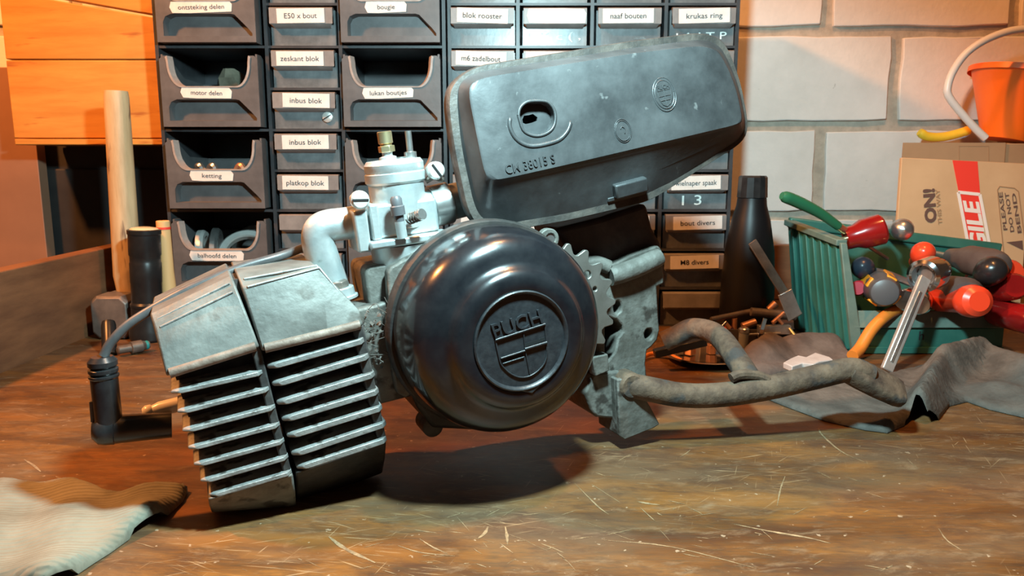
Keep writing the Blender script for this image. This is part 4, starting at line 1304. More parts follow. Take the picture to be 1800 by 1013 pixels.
# black torch standing on its lens end
tb_ = AZ(262, 600)
ty = tb_.y + 0.006
ttop = AY(253, 403, ty)
tbx = AY(262, 595, ty).x
t0 = V((tbx, ty, 0.0006))
tax = (ttop - t0).normalized()
L_ = (ttop - t0).length
to = empty('torch', V((tbx, ty, 0)), 'black metal torch standing upright beside the hammer', 'torch')
ob('barrel', MB().lathe(t0, tax, [(0.0195, 0), (0.0210, L_ * 0.02), (0.0210, L_ * 0.10), (0.0178, L_ * 0.16), (0.0178, L_ * 0.30), (0.0185, L_ * 0.31), (0.0185, L_ * 0.33), (0.0168, L_ * 0.35), (0.0168, L_ * 0.52),
                                  (0.0172, L_ * 0.53), (0.0172, L_ * 0.70), (0.0166, L_ * 0.71), (0.0166, L_ * 0.76), (0.0175, L_ * 0.775), (0.0175, L_ * 0.95), (0.0182, L_ * 0.96), (0.0182, L_ * 0.995), (0.0160, L_)], 30), M_torch, to, 0, 25)
ob('end_cap', MB().lathe(t0, tax, [(0.0158, L_ * 0.998), (0.0130, L_ * 1.012), (0.007, L_ * 1.02), (0, L_ * 1.022)], 26), M_lens, to, 0, 50)
# pale wooden stick with a red mark
sb = V((AY(298, 520, 0.905).x, 0.905, 0.0006))
stp = AY(286, 388, 0.905)
sk = empty('wooden_stick', V((sb.x, sb.y, 0)), 'pale wooden stick with a red mark standing behind the torch', 'stick')
ob('shaft', MB().tube([sb, sb.lerp(stp, 0.45), sb.lerp(stp, 0.55), stp], [0.0095, 0.0085, 0.0078, 0.0076], 14), M_stick, sk, 0.001, 40)
md = (stp - sb)
ob('red_mark', MB().tube([sb + md * 0.925, sb + md * 0.945], 0.0080, 14), M_redprint, sk)
# small old spark plug and black bolt by the hammer
q0, q1 = AZ(206, 616, 0.0075), AZ(262, 606, 0.0075)
sp = empty('old_spark_plug', V((q0.x, q0.y, 0)), 'small worn spark plug with teal band lying by the hammer', 'spark plug')
qd = (q1 - q0)
ql = qd.length
ob('shell', MB().lathe(q0, qd, [(0.003, 0), (0.0045, 0.001), (0.0045, ql * 0.4), (0.0068, ql * 0.42), (0.0068, ql * 0.75), (0.0055, ql * 0.8), (0.004, ql)], 16), M_oldsteel, sp, 0, 30)
ob('band', MB().lathe(q0, qd, [(0.0050, ql * 0.80), (0.0050, ql * 0.95)], 16), M_teal, sp)
k0, k1 = AZ(192, 618, 0.0045), AY(190, 560, AZ(192, 618).y + 0.004)
tag(ob('black_pin', MB().lathe(k0 - V((0, 0, 0.004)), k1 - k0, [(0.0075, 0), (0.0075, (k1 - k0).length * 0.9), (0.0065, (k1 - k0).length), (0, (k1 - k0).length)], 16), M_torch), 'short black pin standing in front of the hammer head', 'pin')
# knitted work glove in the lower left corner
gl = [(-40, 852), (0, 856), (50, 863), (110, 860), (160, 873), (215, 880), (270, 871), (322, 864), (330, 866), (322, 884), (296, 908), (262, 930), (228, 950), (195, 974), (162, 995), (128, 1018), (80, 1040), (-60, 1040)]
go = [AZ(x, y) for x, y in gl]
gcen = AZ(60, 950)
def gh(x, y):
    return 0.0016 * math.sin(x * 140 + y * 60) + 0.0018 * math.sin(y * 110 - x * 30) + 0.003
tag(cloth('work_glove', go, 0.006, gh, M_glove, 0.005, 0.007), 'beige knitted work glove lying flat in the lower left corner', 'glove')

# ================================================================== RIGHT SIDE OF THE BENCH
# grey leather rag with folds
rg_ = [(1322, 692), (1360, 684), (1420, 674), (1500, 668), (1560, 662), (1600, 652), (1640, 640), (1700, 632), (1780, 632), (1850, 634), (1880, 700), (1850, 745), (1800, 736), (1740, 722), (1700, 708), (1668, 716), (1650, 740), (1628, 748), (1606, 742), (1590, 750), (1560, 763), (1520, 758), (1450, 742), (1380, 716)]
ro = [AZ(x, y) for x, y in rg_]
def ridge(p, pa, pb, wd, h):
    d, t = segdist(p, pa, pb)
    return h * math.exp(-(d / wd) ** 2)
q_ = lambda x, y: tuple(AZ(x, y))[:2]
RID = [(q_(1612, 742), q_(1652, 668), 0.010, 0.024), (q_(1652, 668), q_(1720, 650), 0.013, 0.030), (q_(1725, 650), q_(1850, 690), 0.020, 0.022), (q_(1760, 700), q_(1860, 730), 0.02, 0.010),
       (q_(1560, 752), q_(1600, 742), 0.008, 0.006), (q_(1500, 665), q_(1570, 690), 0.02, 0.003)]
def rh(x, y):
    return max(ridge((x, y), *r) for r in RID) + 0.0006 * math.sin(x * 300) * math.sin(y * 260)
tag(cloth('leather_rag', ro, 0.0045, rh, M_leather, 0.005, 0.006), 'folded grey leather rag under the foot of the centre stand', 'rag')
# second crumpled rag behind the stand
r2 = [(1290, 648), (1330, 628), (1372, 604), (1420, 598), (1470, 612), (1500, 632), (1480, 648), (1420, 656), (1350, 666), (1300, 668)]
r2o = [AZ(x, y) for x, y in r2]
RID2 = [(q_(1330, 640), q_(1352, 622), 0.022, 0.020), (q_(1400, 620), q_(1450, 616), 0.025, 0.016), (q_(1310, 662), q_(1400, 655), 0.015, 0.006)]
def rh2(x, y):
    return max(ridge((x, y), *r) for r in RID2) + 0.0012 * math.sin(x * 160) * math.sin(y * 130)
tag(cloth('crumpled_rag', r2o, 0.004, rh2, mat('brown_rag', (0.085, 0.062, 0.052), 0.9, 0, (0.14, 0.108, 0.09), 50, 0.4, 200), 0.006, 0.008), 'crumpled brown rag on the bench behind the centre stand', 'rag')

# cardboard boxes by the wall
YB = 1.012
bxo = empty('cardboard_box', V((0.70, 1.06, 0)), 'brown cardboard box standing against the wall behind the printed mailer', 'box')
bzt = AY(1640, 251, YB).z
bx0 = AY(1586, 260, YB).x
cx0 = AY(1600, 260, 1.130).x
ob('carton', MB().box((cx0, YB, 0.0005), (bx0 + 0.34, 1.130, bzt - 0.001)), M_card_dark, bxo, 0.001)
ob('flap', MB().prism([V((bx0, YB - 0.0025, 0.001)), V((AY(1772, 260, YB).x, YB - 0.0025, 0.001)), V((AY(1766, 252, YB).x, YB - 0.0025, bzt)), V((bx0, YB - 0.0025, bzt))], (0, 0.002, 0)), M_card_dark, bxo)
pm = MB()
pr = rect_Y(1686, 257, 1738, 290, YB - 0.0027)
for a, b in ((0, 3), (3, 2), (2, 1)):
    pm.bar(pr[a], pr[b], 0.0008, 0.0002, (0, 1, 0))
ob('printed_frame', pm, M_tanprint, bxo)
# printed mailer leaning on it
mTL, mTR = AY(1585, 277, 0.992), AY(1812, 288, 0.992)
mx = (mTR - mTL).normalized()
mBL = AY(1606, 428, 0.978)
my = (mBL - mTL)
my = (my - mx * my.dot(mx)).normalized()
k_ = (mTL.z - 0.004) / -my.z
MW = (mTR - mTL).length
my_len = k_
mn = mx.cross(my).normalized()
if mn.y < 0:
    mn = -mn
def ML(u, v, d=0):   # mailer frame: across from the left edge, down from the top, behind the face
    return mTL + mx * u + my * v + mn * d
def mpix(px, py):    # where an image point falls on the mailer
    d = ray(px, py)
    s = (mTL - CAMP).dot(mn) / d.dot(mn)
    p = CAMP + d * s - mTL
    return p.dot(mx), p.dot(my)
ml = empty('cardboard_mailer', V((ML(MW / 2, k_).x, ML(MW / 2, k_).y, 0)), 'flat cardboard mailer with red stripe and printed warnings leaning by the wall', 'mailer')
ob('board', MB().prism([ML(0, 0), ML(MW, 0), ML(MW, k_ - 0.008), ML(0, k_ - 0.0)], mn * 0.006), M_card_board, ml, 0.0008)
ra_, rb2 = mpix(1674, 280), mpix(1718, 282)
rc_, rd_ = mpix(1698, 402), mpix(1750, 415)
def ext_line(a, b, v):
    t = (v - a[1]) / (b[1] - a[1])
    return a[0] + (b[0] - a[0]) * t
r0, r1 = ext_line(ra_, (mpix(1697, 400)), 0.0), ext_line(rb2, mpix(1729, 415), 0.0)
r0b, r1b = ext_line(ra_, mpix(1697, 400), k_ * 0.9), ext_line(rb2, mpix(1729, 415), k_ * 0.9)
ob('red_stripe', MB().prism([ML(r0, 0.0004), ML(r1, 0.0004), ML(r1b, k_ * 0.9), ML(r0b, k_ * 0.9)], -mn * 0.0003), M_redprint, ml)
def mdir(a, b):
    pa, pb = mpix(*a), mpix(*b)
    return (mx * (pb[0] - pa[0]) + my * (pb[1] - pa[1]))
def mtext(name, body, px, py, a, b, hpx_a, hpx_b, m, width=None):
    """word whose baseline runs from image point a to b; cap height runs hpx_a to hpx_b"""
    bd_ = mdir(a, b)
    hd_ = mdir(hpx_a, hpx_b)
    t = MB()
    u, v = mpix(px, py)
    hd2 = hd_ - bd_.normalized() * hd_.dot(bd_.normalized())
    lettering(t, body, ML(u, v, -0.0005), bd_, hd2, hd2.length, bd_.length if width is None else width, bold=0.05 if body == 'ON!' else 0.02)
    return ob(name, t, m, ml, smooth=0, weld=False)
mtext('lettering', 'ON!', 1634, 362, (1644, 394), (1640, 334), (1642, 360), (1623, 358), M_brownprint)
mtext('lettering', 'THIS WAY', 1650, 364, (1654, 396), (1649, 334), (1654, 362), (1647, 361), M_tanprint)
# FRAGILE block: white frame and letters; only its upper end shows above the green bin
fr_a, fr_b = mpix(1684, 338), mpix(1722, 342)
ud = (mx * (mpix(1697, 400)[0] - ra_[0]) + my * (mpix(1697, 400)[1] - ra_[1])).normalized()
uw = (mx * (fr_b[0] - fr_a[0]) + my * (fr_b[1] - fr_a[1]))
W_ = uw.length
uw.normalize()
P0 = ML(*fr_a, -0.0005)
fm = MB()
LF = 0.135
t_ = 0.0040
for a, b in ((P0, P0 + uw * W_), (P0, P0 + ud * LF), (P0 + uw * W_, P0 + uw * W_ + ud * LF), (P0 + ud * LF, P0 + uw * W_ + ud * LF)):
    fm.bar(a, b, t_, 0.0003, mn)
ob('printed_frame', fm, M_whiteprint, ml)
fl_ = MB()
lettering(fl_, 'FRAGILE', P0 + uw * (W_ * 0.5) + ud * (LF / 2 + 0.002) , -ud, uw * -1 if False else -uw, W_ * 0.70, LF * 0.88, bold=0.035)
ob('lettering', fl_, M_whiteprint, ml, smooth=0, weld=False)
# outlined PLEASE DO NOT BEND panel with arrow
for body, xo, x2 in (('PLEASE', (1770, 405), (1761, 338)), ('DO NOT', (1782, 408), (1772, 339)), ('BEND', (1795, 410), (1784, 340))):
    cx_, cy_ = (xo[0] + x2[0]) / 2, (xo[1] + x2[1]) / 2
    mtext('lettering', body, cx_ - 3, cy_, xo, x2, (cx_, cy_), (cx_ - 7, cy_ - 1), M_brownprint)
om = MB()
fp = [mpix(x, y) for x, y in ((1765, 455), (1753, 334), (1757, 328), (1783, 331), (1790, 337), (1806, 460))]
for a, b in zip(fp[:-1], fp[1:]):
    om.bar(ML(*a, -0.0004), ML(*b, -0.0004), 0.0011, 0.0003, mn)
ob('printed_frame', om, M_tanprint, ml)
tri = [mpix(x, y) for x, y in ((1769, 426), (1797, 423), (1798, 440))]
ob('printed_arrow', MB().prism([ML(*p, -0.0002) for p in tri], -mn * 0.0003), M_brownprint, ml)
# orange bucket on the box
bk0 = V((AY(1728, 243, 1.096).x + 0.030, 1.096, bzt + 0.0))
bax = (V((0.18, 0.0, 1.0))).normalized()
bh = 0.092
o_ = empty('bucket', bk0, 'small orange plastic bucket on top of the cardboard box', 'bucket')
rb1, rt1 = 0.030, 0.064
off = bk0 + V((0, 0, 0.0052))
ob('shell', MB().lathe(off, bax, [(0, 0), (rb1 * 0.97, 0), (rb1, 0.002), (rt1, bh), (rt1 + 0.003, bh), (rt1 + 0.003, bh - 0.006), (rt1 + 0.0035, bh - 0.006), (rt1 + 0.0035, bh + 0.0015), (rt1 - 0.002, bh + 0.0015), (rb1 - 0.002, 0.003), (0, 0.003)], 48, False), M_orange, o_, 0, 30)
wy = 1.004
wp = [AY(1745, 244, wy), AY(1728, 226, wy), AY(1700, 195, wy), AY(1680, 168, wy), AY(1678, 150, wy), AY(1688, 122, wy), AY(1712, 90, wy), AY(1750, 65, wy), AY(1800, 49, wy), AY(1850, 52, wy), AY(1890, 90, wy), AY(1905, 150, wy), AY(1895, 215, wy), AY(1890, 244, wy)]
wp = [V((p.x, p.y + 0.0155, max(p.z, bzt + 0.0062))) for p in wp]
tag(ob('white_hose', MB().tube(smooth_path(wp, 5), 0.0048, 12), M_whiteplast, None, 0, 60), 'white plastic hose looping up in front of the orange bucket', 'hose')
# yellow rubber piece on the box
yp = [AY(1616, 232, 1.115), AY(1630, 240, 1.115), AY(1655, 241, 1.115), AY(1680, 236, 1.115), AY(1703, 229, 1.115)]
yp = [V((p.x, p.y, max(p.z, bzt + 0.0068))) for p in yp]
tag(ob('yellow_grip', MB().tube(smooth_path(yp, 5), [0.0052, 0.006, 0.0066] + [0.0064] * 15 + [0.0064, 0.0068, 0.006], 12), M_yellow, None, 0, 60), 'bent yellow rubber grip lying on the cardboard box', 'grip')

# green parts bin
GY0, GY1 = 0.818, 0.945
fbl = AZ(1498, 622)
fbr = AZ(1766, 622)
GY0 = fbl.y
FLt = AY(1480, 427, GY0 + 0.002)
BLt = AY(1386, 391, GY1)
BRt = AY(1757, 437, GY1)
FLb = V((AY(1500, 610, GY0).x, GY0, 0.0006))
BLb = V((BLt.x + 0.012, GY1 - 0.010, 0.0006))
FRb = V((AY(1762, 610, GY0).x, GY0, 0.0006))
BRb = V((BRt.x - 0.02, GY1 - 0.010, 0.0006))
gbx = empty('green_parts_bin', V((FLb.x, (GY0 + GY1) / 2, 0)), 'green ribbed plastic parts bin filled with screwdrivers', 'bin')
t = 0.003
# left wall (leans outward to the top), back wall, right wall, floor
FLi = FLb + V((0, 0, 0))
ob('side_wall', MB().prism([FLb, BLb, BLt, FLt], (t, 0, 0)), M_green, gbx, 0.0005)
ob('back_wall', MB().prism([BLb, BRb, BRt, BLt], (0, t, 0)), M_green, gbx, 0.0005)
FRt = V((FRb.x + 0.004, GY0 + 0.02, 0.050))
ob('side_wall', MB().prism([FRb, BRb, BRt, FRt], (-t, 0, 0)), M_green, gbx, 0.0005)
ob('bin_floor', MB().prism([FLb, FRb, BRb, BLb], (0, 0, 0.003)), M_green, gbx)
zf = AY(1600, 577, GY0).z
zl = AY(1600, 548, GY0).z
ob('front_panel', MB().prism([FLb, FRb, V((FRb.x, GY0, zf)), V((FLb.x, GY0, zf))], (0, t, 0)), M_green, gbx, 0.0008)
ob('front_lip', MB().prism([V((FLb.x - 0.002, GY0 - 0.004, zf + 0.001)), V((FRb.x, GY0 - 0.004, zf + 0.001)), V((FRb.x, GY0 + 0.004, zl)), V((FLb.x - 0.002, GY0 + 0.004, zl))], (0, 0.003, 0)), M_greenrim, gbx, 0.0008)
ob('foot_ledge', MB().box((FLb.x, GY0 - 0.003, 0.0008), (FRb.x, GY0 - 0.0003, 0.008)), M_green, gbx, 0.0006)
ob('side_rim', MB().bar(FLt + V((0, 0, 0)), BLt, 0.012, 0.007, (0, 0, 1)), M_greenrim, gbx, 0.001)
ob('back_rim', MB().bar(BLt, BRt, 0.010, 0.013, (0, 0, 1)), M_green, gbx, 0.002)
ob('front_edge', MB().prism([FLb + V((-0.002, -0.004, 0)), FLb + V((0.011, -0.004, 0)), FLt + V((0.004, -0.004, 0)), FLt + V((-0.003, -0.004, 0))], (0, 0.006, 0)), M_greenrim, gbx, 0.001)
for k in range(7):
    s_ = 0.08 + k * 0.135
    a, b = FLb.lerp(BLb, s_), FLt.lerp(BLt, s_)
    ob('rib', MB().bar(a.lerp(b, 0.02) - V((0.001, 0, 0)), a.lerp(b, 0.96) - V((0.001, 0, 0)), 0.007, 0.005, (1, 0, 0)), M_green, gbx, 0.0008)
hmk = MB()
hp = [AY(1617, 583, GY0 - 0.0012), AY(1617, 597, GY0 - 0.0012)]
lettering(hmk, 'h', AY(1620, 590, GY0 - 0.0008), (1, 0, 0), (0, 0, 1), 0.010)
ob('pen_mark', hmk, M_ink, gbx, smooth=0, weld=False)

# tools in the green bin -------------------------------------------------------
def driver(name, label, a, b, prof, m, shaft=None, sm=M_steel, cat='screwdriver', tip=None, group=None):
    """handle from butt a towards b; prof = (fraction, radius); shaft = (length, radius) beyond b"""
    a, b = V(a), V(b)
    d = (b - a).normalized()
    L = (b - a).length
    e = empty(name, a, label, cat, group)
    ob('handle', MB().lathe(a, d, [(0, 0)] + [(r, f * L) for f, r in prof] + [(0, L)], 22), m, e, 0, 35)
    if shaft:
        ob('shaft', MB().lathe(b - d * 0.004, d, [(0, 0), (shaft[1], 0), (shaft[1], shaft[0]), (0, shaft[0])], 12), sm, e, 0, 30)
    return e
ballp = lambda r, n=0.6: [(0.01, r * 0.35), (0.05, r * 0.72), (0.12, r * 0.93), (0.22, r), (0.35, r * 0.95), (0.5, r * n), (0.6, r * n * 0.95), (0.9, r * n * 1.1), (1.0, r * n * 0.8)]
fat = lambda r: [(0.0, r * 0.82), (0.05, r), (0.65, r), (0.75, r * 0.72), (0.85, r * 0.62), (1.0, r * 0.85)]
driver('screwdriver', 'short fat screwdriver with dark red transparent handle lying on the bin rim', AY(1553, 402, 0.850), AY(1486, 420, 0.855), [(0.0, 0.0150), (0.06, 0.0172), (0.55, 0.0166), (0.75, 0.0130), (1.0, 0.0125)], M_redt, (0.028, 0.003), M_brass)
e_ = empty('green_handled_tool', AY(1378, 346, 0.850), 'tool with curved green handle sticking out over the green bin', 'tool')
ob('handle', MB().tube(smooth_path([AY(1374, 344, 0.830), AY(1400, 354, 0.835), AY(1440, 374, 0.842), AY(1474, 398, 0.848)], 5), [0.004, 0.0062, 0.0066, 0.0066, 0.0066, 0.0066, 0.0066, 0.0064, 0.0062, 0.006, 0.0058, 0.0056, 0.0054, 0.0052, 0.005, 0.0048], 14), M_greenh, e_, 0, 60)
ob('ferrule', MB().lathe(AY(1474, 398, 0.848), AY(1492, 410, 0.856) - AY(1474, 398, 0.848), [(0, 0), (0.0042, 0), (0.0042, 0.012), (0, 0.012)], 14), M_brass, e_)
ob('blade', MB().tube([AY(1488, 408, 0.852), AY(1560, 455, 0.880)], 0.0022, 8), M_steel, e_)
driver('chrome_ball_lever', 'chromed ball handle at the back of the green bin', AY(1591, 404, 0.842), AY(1560, 402, 0.925), [(0.02, 0.006), (0.06, 0.0098), (0.13, 0.0122), (0.22, 0.0118), (0.30, 0.009), (0.36, 0.0058), (1.0, 0.005)], M_steel, None, cat='lever')
driver('screwdriver', 'screwdriver with small bright red rounded handle near the bin back', AY(1626, 441, 0.825), AY(1610, 462, 0.900), ballp(0.0128), M_redo, (0.02, 0.003))
driver('screwdriver', 'big screwdriver with dusty dark handle and black round butt', AY(1762, 468, 0.790), AY(1672, 452, 0.880), [(0.0, 0.008), (0.03, 0.0125), (0.10, 0.0150), (0.20, 0.0165), (0.6, 0.0165), (0.80, 0.0120), (1.0, 0.010)], M_brownh, (0.05, 0.004))
driver('file_handle', 'glossy black rounded handle butt beside the dusty handle', AY(1750, 470, 0.772), AY(1715, 500, 0.850), ballp(0.0152, 0.7), M_blackh, (0.03, 0.004), cat='handle')
driver('screwdriver', 'screwdriver with red handle pointing right above the red stripe bin corner', AY(1782, 478, 0.800), AY(1712, 494, 0.870), fat(0.0135), M_redo, (0.03, 0.004))
driver('screwdriver', 'screwdriver with dark translucent red handle right of the orange-red butt', AY(1786, 503, 0.780), AY(1730, 515, 0.850), fat(0.0140), M_redt, (0.03, 0.004))
driver('screwdriver', 'big screwdriver with orange-red round butt and dark body', AY(1722, 530, 0.742), AY(1640, 528, 0.835), [(0.0, 0.010), (0.04, 0.0150), (0.12, 0.0168), (0.22, 0.0160), (0.3, 0.0125), (1.0, 0.012)], M_redo, (0.03, 0.004))
driver('screwdriver', 'lowest screwdriver with long red handle reaching out of the frame on the right', AY(1822, 566, 0.760), AY(1718, 540, 0.842), fat(0.0150), M_redt, (0.03, 0.004))
driver('file_handle', 'large tapering dark grey handle in the middle of the green bin', AY(1700, 520, 0.775), AY(1652, 505, 0.885), [(0.0, 0.014), (0.06, 0.0185), (0.5, 0.0170), (0.9, 0.010), (1.0, 0.008)], M_brownh, None, cat='handle')
e_ = driver('screwdriver', 'screwdriver with grey ball butt and amber grips in the bin front', AY(1556, 515, 0.792), AY(1540, 500, 0.870), [(0.0, 0.009), (0.02, 0.0135), (0.06, 0.0150), (0.12, 0.0150)] + [(0.3, 0.0185), (0.8, 0.0180), (1.0, 0.011)], M_greyh, (0.03, 0.004))
for ang in (0.6, 2.2, 3.7, 5.2):
    a_, b_ = AY(1556, 515, 0.792), AY(1540, 500, 0.870)
    dd = (b_ - a_).normalized()
    xx = dd.cross(ez).normalized()
    yy = dd.cross(xx)
    rd = xx * math.cos(ang) + yy * math.sin(ang)
    ob('grip_pad', MB().bar(a_ + dd * 0.014 + rd * 0.0158, a_ + dd * 0.06 + rd * 0.0185, 0.011, 0.0028, rd), M_yel2, e_, 0.001)
driver('screwdriver', 'screwdriver with dark blue-black round butt at the left inside wall', AY(1516, 468, 0.838), AY(1520, 480, 0.905), ballp(0.0125, 0.7), mat('blueblack', (0.02, 0.03, 0.045), 0.3), (0.02, 0.003))
driver('screwdriver', 'screwdriver with small pinkish red butt low at the left inside wall', AY(1508, 507, 0.830), AY(1522, 505, 0.895), fat(0.0085), mat('pink_red', (0.45, 0.03, 0.05), 0.35), None)
# chromed ratchet head with socket mouth
rt = empty('socket', AY(1630, 488, 0.79), 'chromed socket with open mouth lying on top of the tools', 'socket')
s0, s1 = AY(1622, 486, 0.768), AY(1662, 470, 0.800)
sdv = (s1 - s0).normalized()
ob('shell', MB().lathe(s0, sdv, [(0.0105, 0.012), (0.0112, 0.0), (0.0135, -0.001), (0.0168, 0.001), (0.0172, 0.008), (0.0172, 0.022), (0.0125, 0.026), (0.0120, 0.038), (0, 0.038)], 30, False), M_chrome, rt, 0, 30)
ob('drive', MB().lathe(s0, sdv, [(0, 0.008), (0.0060, 0.008), (0.0075, 0.010), (0.0105, 0.012)], 12, False), M_steel, rt)
driver('chrome_socket', 'small chromed socket under the long spanner', AY(1590, 528, 0.800), AY(1608, 520, 0.850), [(0.0, 0.010), (0.05, 0.0115), (0.6, 0.0115), (0.7, 0.009), (1, 0.009)], M_chrome, None, cat='socket')
driver('chrome_socket', 'small chromed socket half hidden right of the long spanner', AY(1616, 536, 0.795), AY(1626, 524, 0.850), [(0.0, 0.010), (0.05, 0.0115), (0.6, 0.0115), (0.7, 0.009), (1, 0.009)], M_chrome, None, cat='socket')
tag(ob('bit_rail', MB().tube(smooth_path([AY(1538, 477, 0.85), AY(1560, 482, 0.85), AY(1585, 492, 0.85), AY(1606, 500, 0.85)], 4), 0.0042, 10), M_steel), 'slim steel bit rail lying behind the grey ball handle', 'rail')
# long chromed spanner leaning on the bin
w0, w1 = AZ(1558, 652, 0.004), AY(1626, 488, 0.762)
wd_ = (w1 - w0).normalized()
sp_ = empty('ring_spanner', V((w0.x, w0.y, 0)), 'long chromed spanner leaning from the bench up to the green bin', 'spanner')
wn = V((0.25, -1, 0.3))
ob('shank', MB().bar(w0, w1, 0.0125, 0.0050, wn), mat('worn_chrome', (0.52, 0.46, 0.42), 0.38, 0.6, (0.66, 0.60, 0.56), 60), sp_, 0.0012)
ob('shank_rib', MB().bar(w0.lerp(w1, 0.1) + V((0, -0.0028, 0)), w0.lerp(w1, 0.85) + V((0, -0.0028, 0)), 0.0035, 0.0012, wn), M_steel, sp_, 0.0004)
# orange curved tube
op = [AZ(1496, 638, 0.0065), AY(1512, 612, 0.790), AY(1532, 580, 0.798), AY(1556, 556, 0.806), AY(1584, 540, 0.822)]
op[0].y = 0.775
op[0] = AY(1498, 634, 0.778); op[0].z = max(op[0].z, 0.0065)
tag(ob('orange_hose', MB().tube(smooth_path(op, 6), 0.0062, 12), M_orange_t, None, 0, 60), 'short bent orange hose rising to the green bin front', 'hose')
# black tapered bottle
bb0 = V((AY(1312, 540, 0.905).x, 0.905, 0.0006))
bo = empty('black_bottle', bb0, 'black tapered plastic bottle standing at the right end of the rack', 'bottle')
def bz(py):
    return AY(1310, py, 0.905).z
ob('body', MB().lathe(V((bb0.x, bb0.y, 0)), (0, 0, 1), [(0, 0.0006), (0.030, 0.0006), (0.032, 0.004), (0.031, bz(500)), (0.0285, bz(440)), (0.0220, bz(385)), (0.0175, bz(362)), (0.0165, bz(348)), (0, bz(347))], 30), mat('bottle_black', (0.006, 0.006, 0.007), 0.42, spec=0.3), bo, 0, 40)
ob('cap', MB().lathe(V((bb0.x, bb0.y, 0)), (0, 0, 1), [(0, bz(347)), (0.0175, bz(347)), (0.0165, bz(312)), (0.0150, bz(309)), (0, bz(309))], 14), M_rubber, bo, 0, 20)
# putty knife / steel strip leaning
a_, b_ = AZ(1402, 562, 0.004), AY(1318, 428, 0.872)
a_ = AY(1398, 562, 0.868); a_.z = 0.030
tag(ob('steel_strip', MB().bar(AY(1404, 556, 0.862), AY(1322, 425, 0.870), 0.011, 0.0022, (0.3, -1, 0.1)), M_oldsteel, None, 0.0004), 'dull steel strip leaning against the black bottle', 'strip')
tag(ob('metal_plate', MB().prism([AY(1368, 520, 0.855), AY(1392, 508, 0.855), AY(1410, 552, 0.852), AY(1386, 566, 0.852)], (0, 0.003, 0)), M_steel, None, 0.0005), 'small bare steel plate propped between strip and green bin', 'plate')
# tray of small parts
tr0, tr1 = AZ(1262, 612), AZ(1402, 612)
tray = empty('parts_tray', V(((tr0.x + tr1.x) / 2, tr0.y + 0.03, 0)), 'dark low tray of loose small parts beside the green bin', 'tray')
TY = tr0.y
tz = AY(1330, 580, TY).z
trb = MB()
for x0, x1, y0, y1, z0, z1 in ((tr0.x, tr1.x - 0.004, TY, TY + 0.003, 0.001, tz), (tr0.x, tr1.x - 0.004, TY + 0.055, TY + 0.058, 0.001, tz), (tr0.x, tr0.x + 0.003, TY, TY + 0.058, 0.001, tz), (tr1.x - 0.007, tr1.x - 0.004, TY, TY + 0.058, 0.001, tz)):
    trb.box((x0, y0, z0), (x1, y1, z1))
trb.box((tr0.x, TY, 0.0006), (tr1.x - 0.004, TY + 0.058, 0.003))
ob('tray_body', trb, mat('tray_dark', (0.03, 0.024, 0.022), 0.5, 0, (0.05, 0.04, 0.035), 30), tray, 0, weld=False)
zi = 0.0035
def rod(name, label, a, b, r, m, cat='part', n=10, group=None):
    return tag(ob(name, MB().tube([a, b], r, n), m, None, 0, 40), label, cat, group)
def stick(name, label, a, b, w_, t_2, m, cat='part', up=(0, 0, 1)):
    return tag(ob(name, MB().bar(a, b, w_, t_2, up), m, None, 0.0004), label, cat)
stick('steel_block', 'long blue-grey steel bar lying on the parts tray rim', AY(1330, 581, TY - 0.001) + V((0, -0.004, 0.002)), AY(1386, 581, TY - 0.001) + V((0, -0.004, 0.002)), 0.008, 0.0098, M_steel, 'bar')
stick('bright_pin', 'bright flat pin standing across the blue-grey steel bar', AY(1335, 594, TY - 0.014), AY(1345, 560, TY - 0.012), 0.0045, 0.002, M_chrome, 'pin', (0, 1, 0))
rod('copper_rod', 'short copper rod crossing over the steel bar', AY(1358, 568, TY - 0.006), AY(1378, 550, TY - 0.002), 0.0024, M_copper, 'rod')
rod('copper_rod', 'tiny copper rod leaning by the end of the steel bar', AY(1367, 560, TY - 0.008), AY(1376, 570, TY - 0.010), 0.0016, M_copper, 'rod')
rod('thin_rod', 'thin bright rod slanting from the tray down to the rag', AY(1388, 578, TY - 0.012), AY(1431, 634, TY - 0.050), 0.0018, M_brass, 'rod')
rod('dark_file', 'long dark file lying across the parts tray', AY(1250, 562, TY + 0.012), AY(1326, 546, TY + 0.030), 0.0030, M_oldsteel, 'file')
rod('dark_bar', 'dark round bar lying on the right of the tray', AY(1320, 548, TY + 0.020), AY(1398, 556, TY + 0.020), 0.0050, M_oldsteel, 'bar')
rod('copper_pipe_piece', 'upright copper pipe piece in the tray', AY(1291, 580, TY + 0.02), AY(1291, 560, TY + 0.02), 0.0032, M_copper, 'pipe')
rod('copper_pipe_piece', 'slanting copper pipe piece left in the tray', AY(1283, 578, TY + 0.014), AY(1273, 566, TY + 0.016), 0.0026, M_copper, 'pipe')
rod('copper_pipe_piece', 'copper pipe end at the back of the tray by the bottle', AY(1352, 545, TY + 0.034), AY(1364, 533, TY + 0.034), 0.0045, M_copper, 'pipe')
rod('steel_key', 'small steel key lying in the left of the tray', AY(1270, 573, TY + 0.006), AY(1277, 566, TY + 0.006), 0.0016, M_chrome, 'key')
rod('copper_wire_end', 'pinkish copper wire bundle in the middle of the tray', AY(1305, 574, TY + 0.010), AY(1328, 566, TY + 0.012), 0.0042, M_copper, 'wire')
rod('steel_needle', 'thin steel needle lying in front of the tray', AY(1317, 588, TY - 0.010), AY(1372, 586, TY - 0.010), 0.0012, M_steel, 'needle')
gq = AZ(1306, 612, 0.0006)
gj = empty('glass_vial', gq, 'small cloudy glass vial with steel top beside the stand', 'vial')
ob('glass', MB().lathe(gq, (0, 0, 1), [(0, 0), (0.0052, 0), (0.0055, 0.002), (0.0055, 0.018), (0, 0.018)], 18), M_glass, gj)
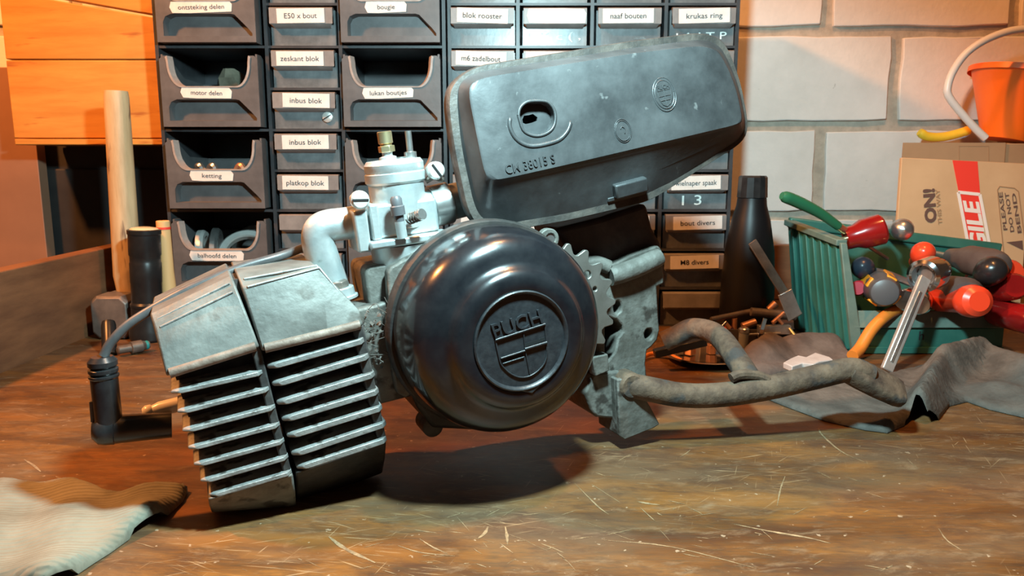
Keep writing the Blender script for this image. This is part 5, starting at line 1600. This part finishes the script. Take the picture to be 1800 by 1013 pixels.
ob('cap', MB().lathe(gq, (0, 0, 1), [(0, 0.018), (0.0060, 0.018), (0.0060, 0.022), (0.0045, 0.0235), (0, 0.0235)], 18), M_steel, gj)
bq = AZ(1285, 606, 0.0006)
tag(ob('blue_cap', MB().lathe(bq, (0, 0, 1), [(0, 0), (0.0062, 0), (0.0062, 0.014), (0.0045, 0.0175), (0, 0.018)], 18), M_blue), 'small blue round cap next to the glass vial', 'cap')
rq = AZ(1272, 600, 0.0006)
tag(ob('red_cap', MB().lathe(rq, (0, 0, 1), [(0, 0), (0.0065, 0), (0.006, 0.016), (0, 0.017)], 18), M_redo), 'small red cap peeping out left of the blue cap', 'cap')
# saucer-like steel disc with loose bits, orange hoop behind the bracket
dq = AZ(1240, 634, 0.0006)
dk = empty('steel_saucer', dq, 'shallow shiny steel saucer behind the centre stand', 'saucer')
ob('dish', MB().lathe(dq, (0, 0, 1), [(0, 0), (0.026, 0), (0.046, 0.008), (0.0468, 0.0095), (0.0450, 0.0095), (0.026, 0.002), (0, 0.002)], 40, False), M_chrome, dk, 0, 40)
for nm, lb, px, py, s3, m_ in (('copper_cube', 'square copper block standing in the steel saucer', 1212, 624, 0.010, M_copper), ('dark_nut', 'dark lump of steel left in the steel saucer', 1192, 622, 0.012, M_oldsteel), ('dark_nut', 'dark lump of steel at the back of the steel saucer', 1235, 614, 0.011, M_oldsteel), ('copper_nut', 'copper coloured nut right in the steel saucer', 1250, 622, 0.008, M_copper)):
    p = AZ(px, py, 0.003)
    tag(ob(nm, MB().lathe(V((p.x, p.y, 0.0035)), (0, 0, 1), [(0, 0), (s3 * 0.7, 0), (s3 * 0.7, s3 * 1.3), (0, s3 * 1.3)], 4 if nm == 'copper_cube' else 6), m_, None, 0.0006, 20), lb, 'nut' if 'nut' in nm else 'block')
hp_ = smooth_path([AZ(1120, 634, 0.003), AZ(1145, 622, 0.005), AZ(1175, 624, 0.006), AZ(1198, 634, 0.003)], 5)
tag(ob('orange_wire', MB().tube(hp_, 0.0022, 10), M_orange_t), 'orange wire bow lying left of the steel saucer', 'wire')
tag(ob('black_tool_bar', MB().bar(AY(1150, 622, 0.74), AY(1240, 600, 0.745), 0.010, 0.008, (0, 0, 1)), M_torch, None, 0.001), 'black bar lying behind the bent stand leg', 'bar')
# pale scrap on the rag
pq = [AZ(x, y, 0.014) for x, y in ((1376, 648), (1390, 640), (1402, 635), (1416, 638), (1432, 630), (1458, 638), (1464, 643), (1440, 646), (1430, 651), (1410, 649), (1392, 655))]
tag(ob('pale_scrap', MB().prism(pq, (0, 0, 0.006)), mat('pale_scrap', (0.42, 0.36, 0.33), 0.7, 0, (0.52, 0.46, 0.43), 60, 0.3), None, 0.001), 'pale crumpled scrap lying on the brown rag', 'scrap')
tag(ob('steel_nut', MB().lathe(AZ(1722, 632, 0.001), (0, 0, 1), [(0.002, 0), (0.0055, 0), (0.0055, 0.005), (0.002, 0.005), (0.002, 0)], 6, False), M_chrome), 'small bright nut at the foot of the green bin', 'nut')
